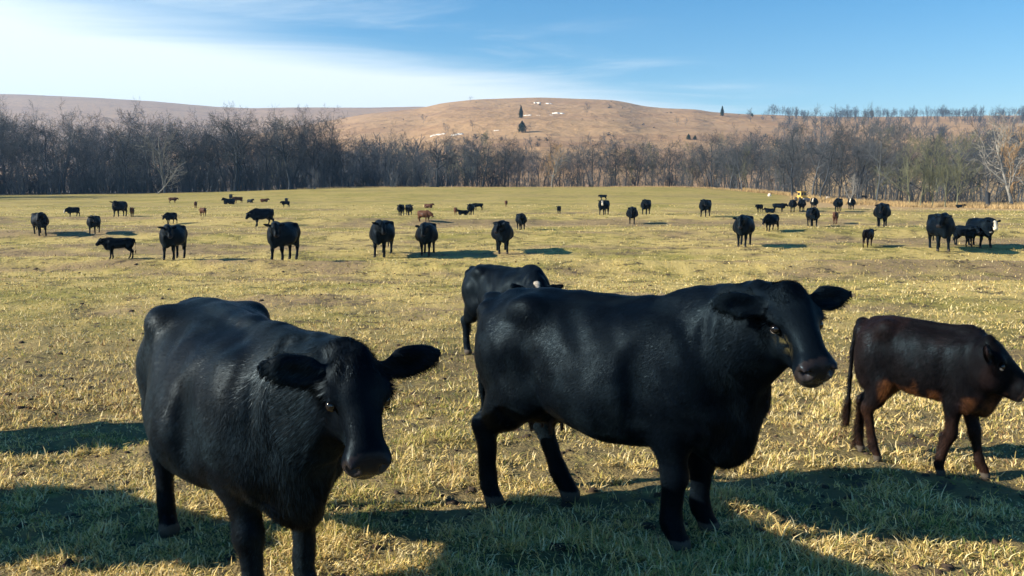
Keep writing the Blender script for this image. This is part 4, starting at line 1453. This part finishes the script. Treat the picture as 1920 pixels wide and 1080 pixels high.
def grass_far(n, d0, d1, seed, power, hscale=1.0, lie=1.0):
    rs = np.random.RandomState(seed)
    x, y = sample(n, d0, d1, rs, .66, power)
    keep = rs.rand(n) > np.maximum(soil_mask(x, y) * (.9 if lie == 1.0 else .85), worn_mask(x, y) * .75)
    x, y = x[keep], y[keep]; n = len(x)
    z = terrain(x, y) - .01
    ln = (.03 + .07 * rs.rand(n) ** 2) * (1 + .012 * y) * hscale
    wd = (.003 + .0045 * rs.rand(n)) * (1 + .07 * y)
    a = rs.rand(n) * 6.28; t = np.clip(np.abs(rs.randn(n) * .4 + lie), .2, 1.5)
    az = rs.rand(n) * 6.28
    p = np.stack([x, y, z], 1)
    tip = p + np.stack([np.cos(az) * np.sin(t) * ln, np.sin(az) * np.sin(t) * ln, np.cos(t) * ln], 1)
    sd = np.stack([np.cos(a), np.sin(a), 0 * a], 1) * wd[:, None]
    V = np.stack([p - sd, p + sd, tip], 1).reshape(-1, 3)
    return V, np.arange(n * 3).reshape(-1, 3), np.repeat(blade_colours(x, y, rs) * .84, 3, 0)


def add_grass():
    sets = [grass_near(21000, 12, 2.9, 9.0, 1, 1.35), grass_far(230000, 7.5, 30, 3, 1.2), grass_far(110000, 26, 95, 4, 1.3), grass_far(80000, 2.9, 9.5, 6, 1.35, .9, 1.25)]
    Vs, Fs, Cs, off = [], [], [], 0
    for V, F, c in sets:
        Vs.append(V); Fs.append(F + off); Cs.append(c); off += len(V)
    me = fast_mesh('grass', np.vstack(Vs), np.vstack(Fs), 3, False, GRASS, np.vstack(Cs))
    o = link('grass', me)
    tag(o, 'short matted straw-coloured and green grass covering the pasture', 'grass', kind='stuff')


add_grass()


def bank_grass():
    rs = np.random.RandomState(9)
    n = 26000
    px = np.concatenate([1390 + 560 * rs.rand(17000), 560 + 900 * rs.rand(9000)])
    u = (px - 960) / FPX
    e = field_edge(u)
    tall = np.concatenate([np.ones(17000), np.full(9000, .55)])
    d = e + np.where(px > 1480, -13 + 18 * rs.rand(n), -1.5 + 5 * rs.rand(n))
    x = u * d
    m = fbm2(x * .25, d * .25, 3, 51) > .36
    x, d, tall = x[m], d[m], tall[m]; n = len(x)
    z = terrain(x, d, False) - .02
    ln = (.25 + .45 * rs.rand(n)) * tall
    a = rs.rand(n) * 6.28; t = np.abs(rs.randn(n)) * .35; az = rs.rand(n) * 6.28
    p = np.stack([x, d, z], 1)
    tip = p + np.stack([np.cos(az) * np.sin(t) * ln, np.sin(az) * np.sin(t) * ln, np.cos(t) * ln], 1)
    sd = np.stack([np.cos(a), np.sin(a), 0 * a], 1) * (.03 + .03 * rs.rand(n))[:, None]
    V = np.stack([p - sd, p + sd, tip], 1).reshape(-1, 3)
    c = np.repeat(np.array([.46, .33, .16]) * (.6 + .7 * rs.rand(n, 1)), 3, 0)
    o = link('dry_grass', fast_mesh('dry_grass', V, np.arange(n * 3).reshape(-1, 3), 3, False, GRASS, c))
    tag(o, 'tall tan dead grass along the bank at the foot of the wood', 'grass', kind='stuff')


bank_grass()


def clods():
    """dark lumps of trodden earth and dung between the tufts"""
    rs = np.random.RandomState(19)
    n = 2600
    x, y = sample(n, 3.2, 34, rs, .66, 1.25)
    m = soil_mask(x, y) + .6 * worn_mask(x, y) + .25 * rs.rand(n) > .45
    x, y = x[m], y[m]; n = len(x)
    z = terrain(x, y)
    a = np.arange(6) / 6 * 6.283
    r = (.010 + .034 * rs.rand(n) ** 3) * (1 + .03 * y)
    k = .65 + .7 * rs.rand(n, 6)
    rot = rs.rand(n, 1) * 6.28
    ring = np.stack([x[:, None] + np.cos(a + rot) * r[:, None] * k, y[:, None] + np.sin(a + rot) * r[:, None] * k, (z[:, None] - .012) + 0 * k], -1)
    mid = np.stack([x[:, None] + np.cos(a + rot) * r[:, None] * k * .7, y[:, None] + np.sin(a + rot) * r[:, None] * k * .7, z[:, None] + r[:, None] * (.15 + .5 * rs.rand(n, 6))], -1)
    top = np.stack([x, y, z + r * .5], -1)[:, None]
    V = np.concatenate([ring, mid, top], 1).reshape(-1, 3)
    b = (np.arange(n) * 13)[:, None]
    j = np.arange(6); j2 = (j + 1) % 6
    F = np.concatenate([np.stack([b + j, b + j2, b + 6 + j2], -1), np.stack([b + j, b + 6 + j2, b + 6 + j], -1), np.stack([b + 6 + j, b + 6 + j2, b + 12 + 0 * j], -1)], 1).reshape(-1, 3)
    o = link('soil_clods', fast_mesh('soil_clods', V, F, 3, False, simple_mat('trodden_earth', (.050, .036, .026), .95, .1, .4, 20)))
    tag(o, 'dark clods of trodden earth and dung between the grass', 'clods', kind='stuff')


clods()
# ------------------------------------------------------------------ small things by the right-hand bank
YEL = simple_mat('yellow_paint', (.50, .33, .08), .6, .4, .15, 3)
RUB = simple_mat('black_rubber', (.02, .02, .02), .8, .3, .2, 6)
GLS = simple_mat('dark_glass', (.02, .025, .03), .15, .6, .1, 2)
STL = simple_mat('grey_steel', (.20, .19, .18), .5, .5, .2, 6)


def bevel_box(cx, cy, cz, sx, sy, sz, b=.04, taper=1.0):
    """box with cut corners, narrower at the top when taper < 1"""
    V, F = [], []
    prof = [(-sz / 2, 1 - 2 * b / max(sx, sy)), (-sz / 2 + b, 1), (sz / 2 - b, taper), (sz / 2, taper * (1 - 2 * b / max(sx, sy)))]
    for z, k in prof:
        hx, hy = sx / 2 * k, sy / 2 * k
        for x, y in ((-hx + b, -hy), (hx - b, -hy), (hx, -hy + b), (hx, hy - b), (hx - b, hy), (-hx + b, hy), (-hx, hy - b), (-hx, -hy + b)):
            V.append((cx + x, cy + y, cz + z))
    F = []
    for r_ in range(3):
        for j in range(8):
            F.append((r_ * 8 + j, r_ * 8 + (j + 1) % 8, r_ * 8 + 8 + (j + 1) % 8, r_ * 8 + 8 + j))
    me = bpy.data.meshes.new('box')
    me.from_pydata(V, [], F + [tuple(range(7, -1, -1)), tuple(range(24, 32))])
    return me


def wheel_mesh(r=.3, w=.18, n=18):
    V, F = [], []
    prof = [(-w / 2, r * .45), (-w / 2, r * .9), (-w / 2 * .8, r), (w / 2 * .8, r), (w / 2, r * .9), (w / 2, r * .45)]
    for x, rr in prof:
        for j in range(n):
            a = j / n * 6.28318
            V.append((math.cos(a) * rr, x, math.sin(a) * rr))
    for i in range(len(prof) - 1):
        for j in range(n):
            F.append((i * n + j, i * n + (j + 1) % n, (i + 1) * n + (j + 1) % n, (i + 1) * n + j))
    me = bpy.data.meshes.new('tyre'); me.from_pydata(V, [], F + [tuple(range(n - 1, -1, -1)), tuple(range(5 * n, 6 * n))])
    me.materials.append(RUB)
    return me


def machine():
    x, y, z = ray_ground(1499, 377)
    y = y - 1.0
    root = bpy.data.objects.new('yellow_machine', None); COL.objects.link(root)
    root.location = (x, y, float(terrain(np.array([x]), np.array([y]), False)[0])); root.rotation_euler = (0, 0, R(12))
    def part(nm, me, mat, par=root):
        me.materials.append(mat)
        return link(nm, me, par)
    part('chassis', bevel_box(0, 0, .42, 1.0, 1.5, .42), YEL)
    cab = part('cab', bevel_box(0, .1, .95, .92, .95, .66, .05, .9), YEL)
    for sx in (-.21, .21):
        part('window', bevel_box(sx, -.37, 1.0, .30, .05, .36, .012), GLS, cab)
    for sx in (-1, 1):
        part('side_window', bevel_box(sx * .445, .1, 1.0, .05, .55, .34, .012), GLS, cab)
    part('roof', bevel_box(0, .1, 1.31, .98, 1.05, .08, .02), YEL)
    part('bucket', bevel_box(0, -1.02, .28, 1.1, .35, .36, .06, .8), STL)
    for sx in (-1, 1):
        part('lift_arm', bevel_box(sx * .53, -.45, .52, .08, 1.2, .12, .02), YEL)
    wm = wheel_mesh()
    for sx in (-1, 1):
        for sy in (-.48, .48):
            w = link('wheel', wm, root, (sx * .60, sy, .30), R(90))
    tag(root, 'small yellow machine with dark windows parked below the trees by the dry bank', 'machine')


machine()


def stump():
    x, y, z = ray_ground(1853, 389)
    rs = np.random.RandomState(3)
    n = 10; V, F = [], []
    prof = [(-.1, .42), (.15, .33), (.5, .27), (1.0, .26), (1.5, .27), (1.75, .24)]
    for k, (h, r) in enumerate(prof):
        for j in range(n):
            a = j / n * 6.283
            q = r * (.85 + .3 * rs.rand())
            V.append((math.cos(a) * q - h * .12, math.sin(a) * q, h + (rs.rand() * .5 if k == 5 else 0)))
    for i in range(5):
        for j in range(n):
            F.append((i * n + j, i * n + (j + 1) % n, (i + 1) * n + (j + 1) % n, (i + 1) * n + j))
    me = bpy.data.meshes.new('stump'); me.from_pydata(V, [], F + [tuple(range(50, 60))]); me.materials.append(BARK['dark_bark'])
    o = link('tree_stump', me, None, (x, y, z - .02))
    tag(o, 'dark broken tree stump standing before the white-limbed sycamore', 'stump')
    pts = np.array([[0, 0, .16], [.7, .1, .18], [1.4, .0, .15], [2.2, .15, .12]])
    V, F = tubes(pts[:-1], pts[1:], np.array([.19, .17, .14]), np.array([.17, .14, .10]), 8)
    o = link('fallen_log', fast_mesh('fallen_log', V, F, 4, True, BARK['dark_bark']), None, (x + .45, y - .1, z))
    tag(o, 'dark fallen log lying beside the broken stump', 'log')


stump()


def stones():
    for px, py, w, lab in ((1443, 368, .28, 'small white stone left of the yellow machine'), (1552, 374, .4, 'flat pale stone right of the yellow machine')):
        x, y, z = ray_ground(px, py)
        rs = np.random.RandomState(px)
        bmv, f = [], []
        n = 10
        for i, (h, r) in enumerate(((-.05, .9), (.12, 1.0), (.28, .85), (.38, .45))):
            for j in range(n):
                a = j / n * 6.283; q = r * w * (.8 + .35 * rs.rand())
                bmv.append((math.cos(a) * q, math.sin(a) * q * .6, h * (.9 + .3 * rs.rand())))
        for i in range(3):
            for j in range(n):
                f.append((i * n + j, i * n + (j + 1) % n, (i + 1) * n + (j + 1) % n, (i + 1) * n + j))
        me = bpy.data.meshes.new('stone'); me.from_pydata(bmv, [], f + [tuple(range(30, 40))]); me.materials.append(PALE)
        tag(link('stone', me, None, (x, y, z)), lab, 'stone', 'stones by the bank')


stones()

# ------------------------------------------------------------------ the air over the valley
def haze(density):
    x0, x1, y0, y1, z0, z1 = -2750, 2750, -2750, 2750, -12, 265
    V = [(x0, y0, z0), (x1, y0, z0), (x1, y1, z0), (x0, y1, z0), (x0, y0, z1), (x1, y0, z1), (x1, y1, z1), (x0, y1, z1)]
    F = [(0, 3, 2, 1), (4, 5, 6, 7), (0, 1, 5, 4), (1, 2, 6, 5), (2, 3, 7, 6), (3, 0, 4, 7)]
    me = bpy.data.meshes.new('haze'); me.from_pydata(V, [], F)
    m, N = new_mat('haze_air')
    v = N.n('ShaderNodeVolumePrincipled')
    v.inputs['Color'].default_value = (.32, .60, 1.0, 1)
    v.inputs['Density'].default_value = density
    v.inputs['Anisotropy'].default_value = .2
    o = N.n('ShaderNodeOutputMaterial')
    N.t.links.new(v.outputs[0], o.inputs['Volume'])
    me.materials.append(m)
    ob = link('haze', me)
    tag(ob, 'thin blue haze in the valley air', 'haze', kind='stuff')


haze(.00020)
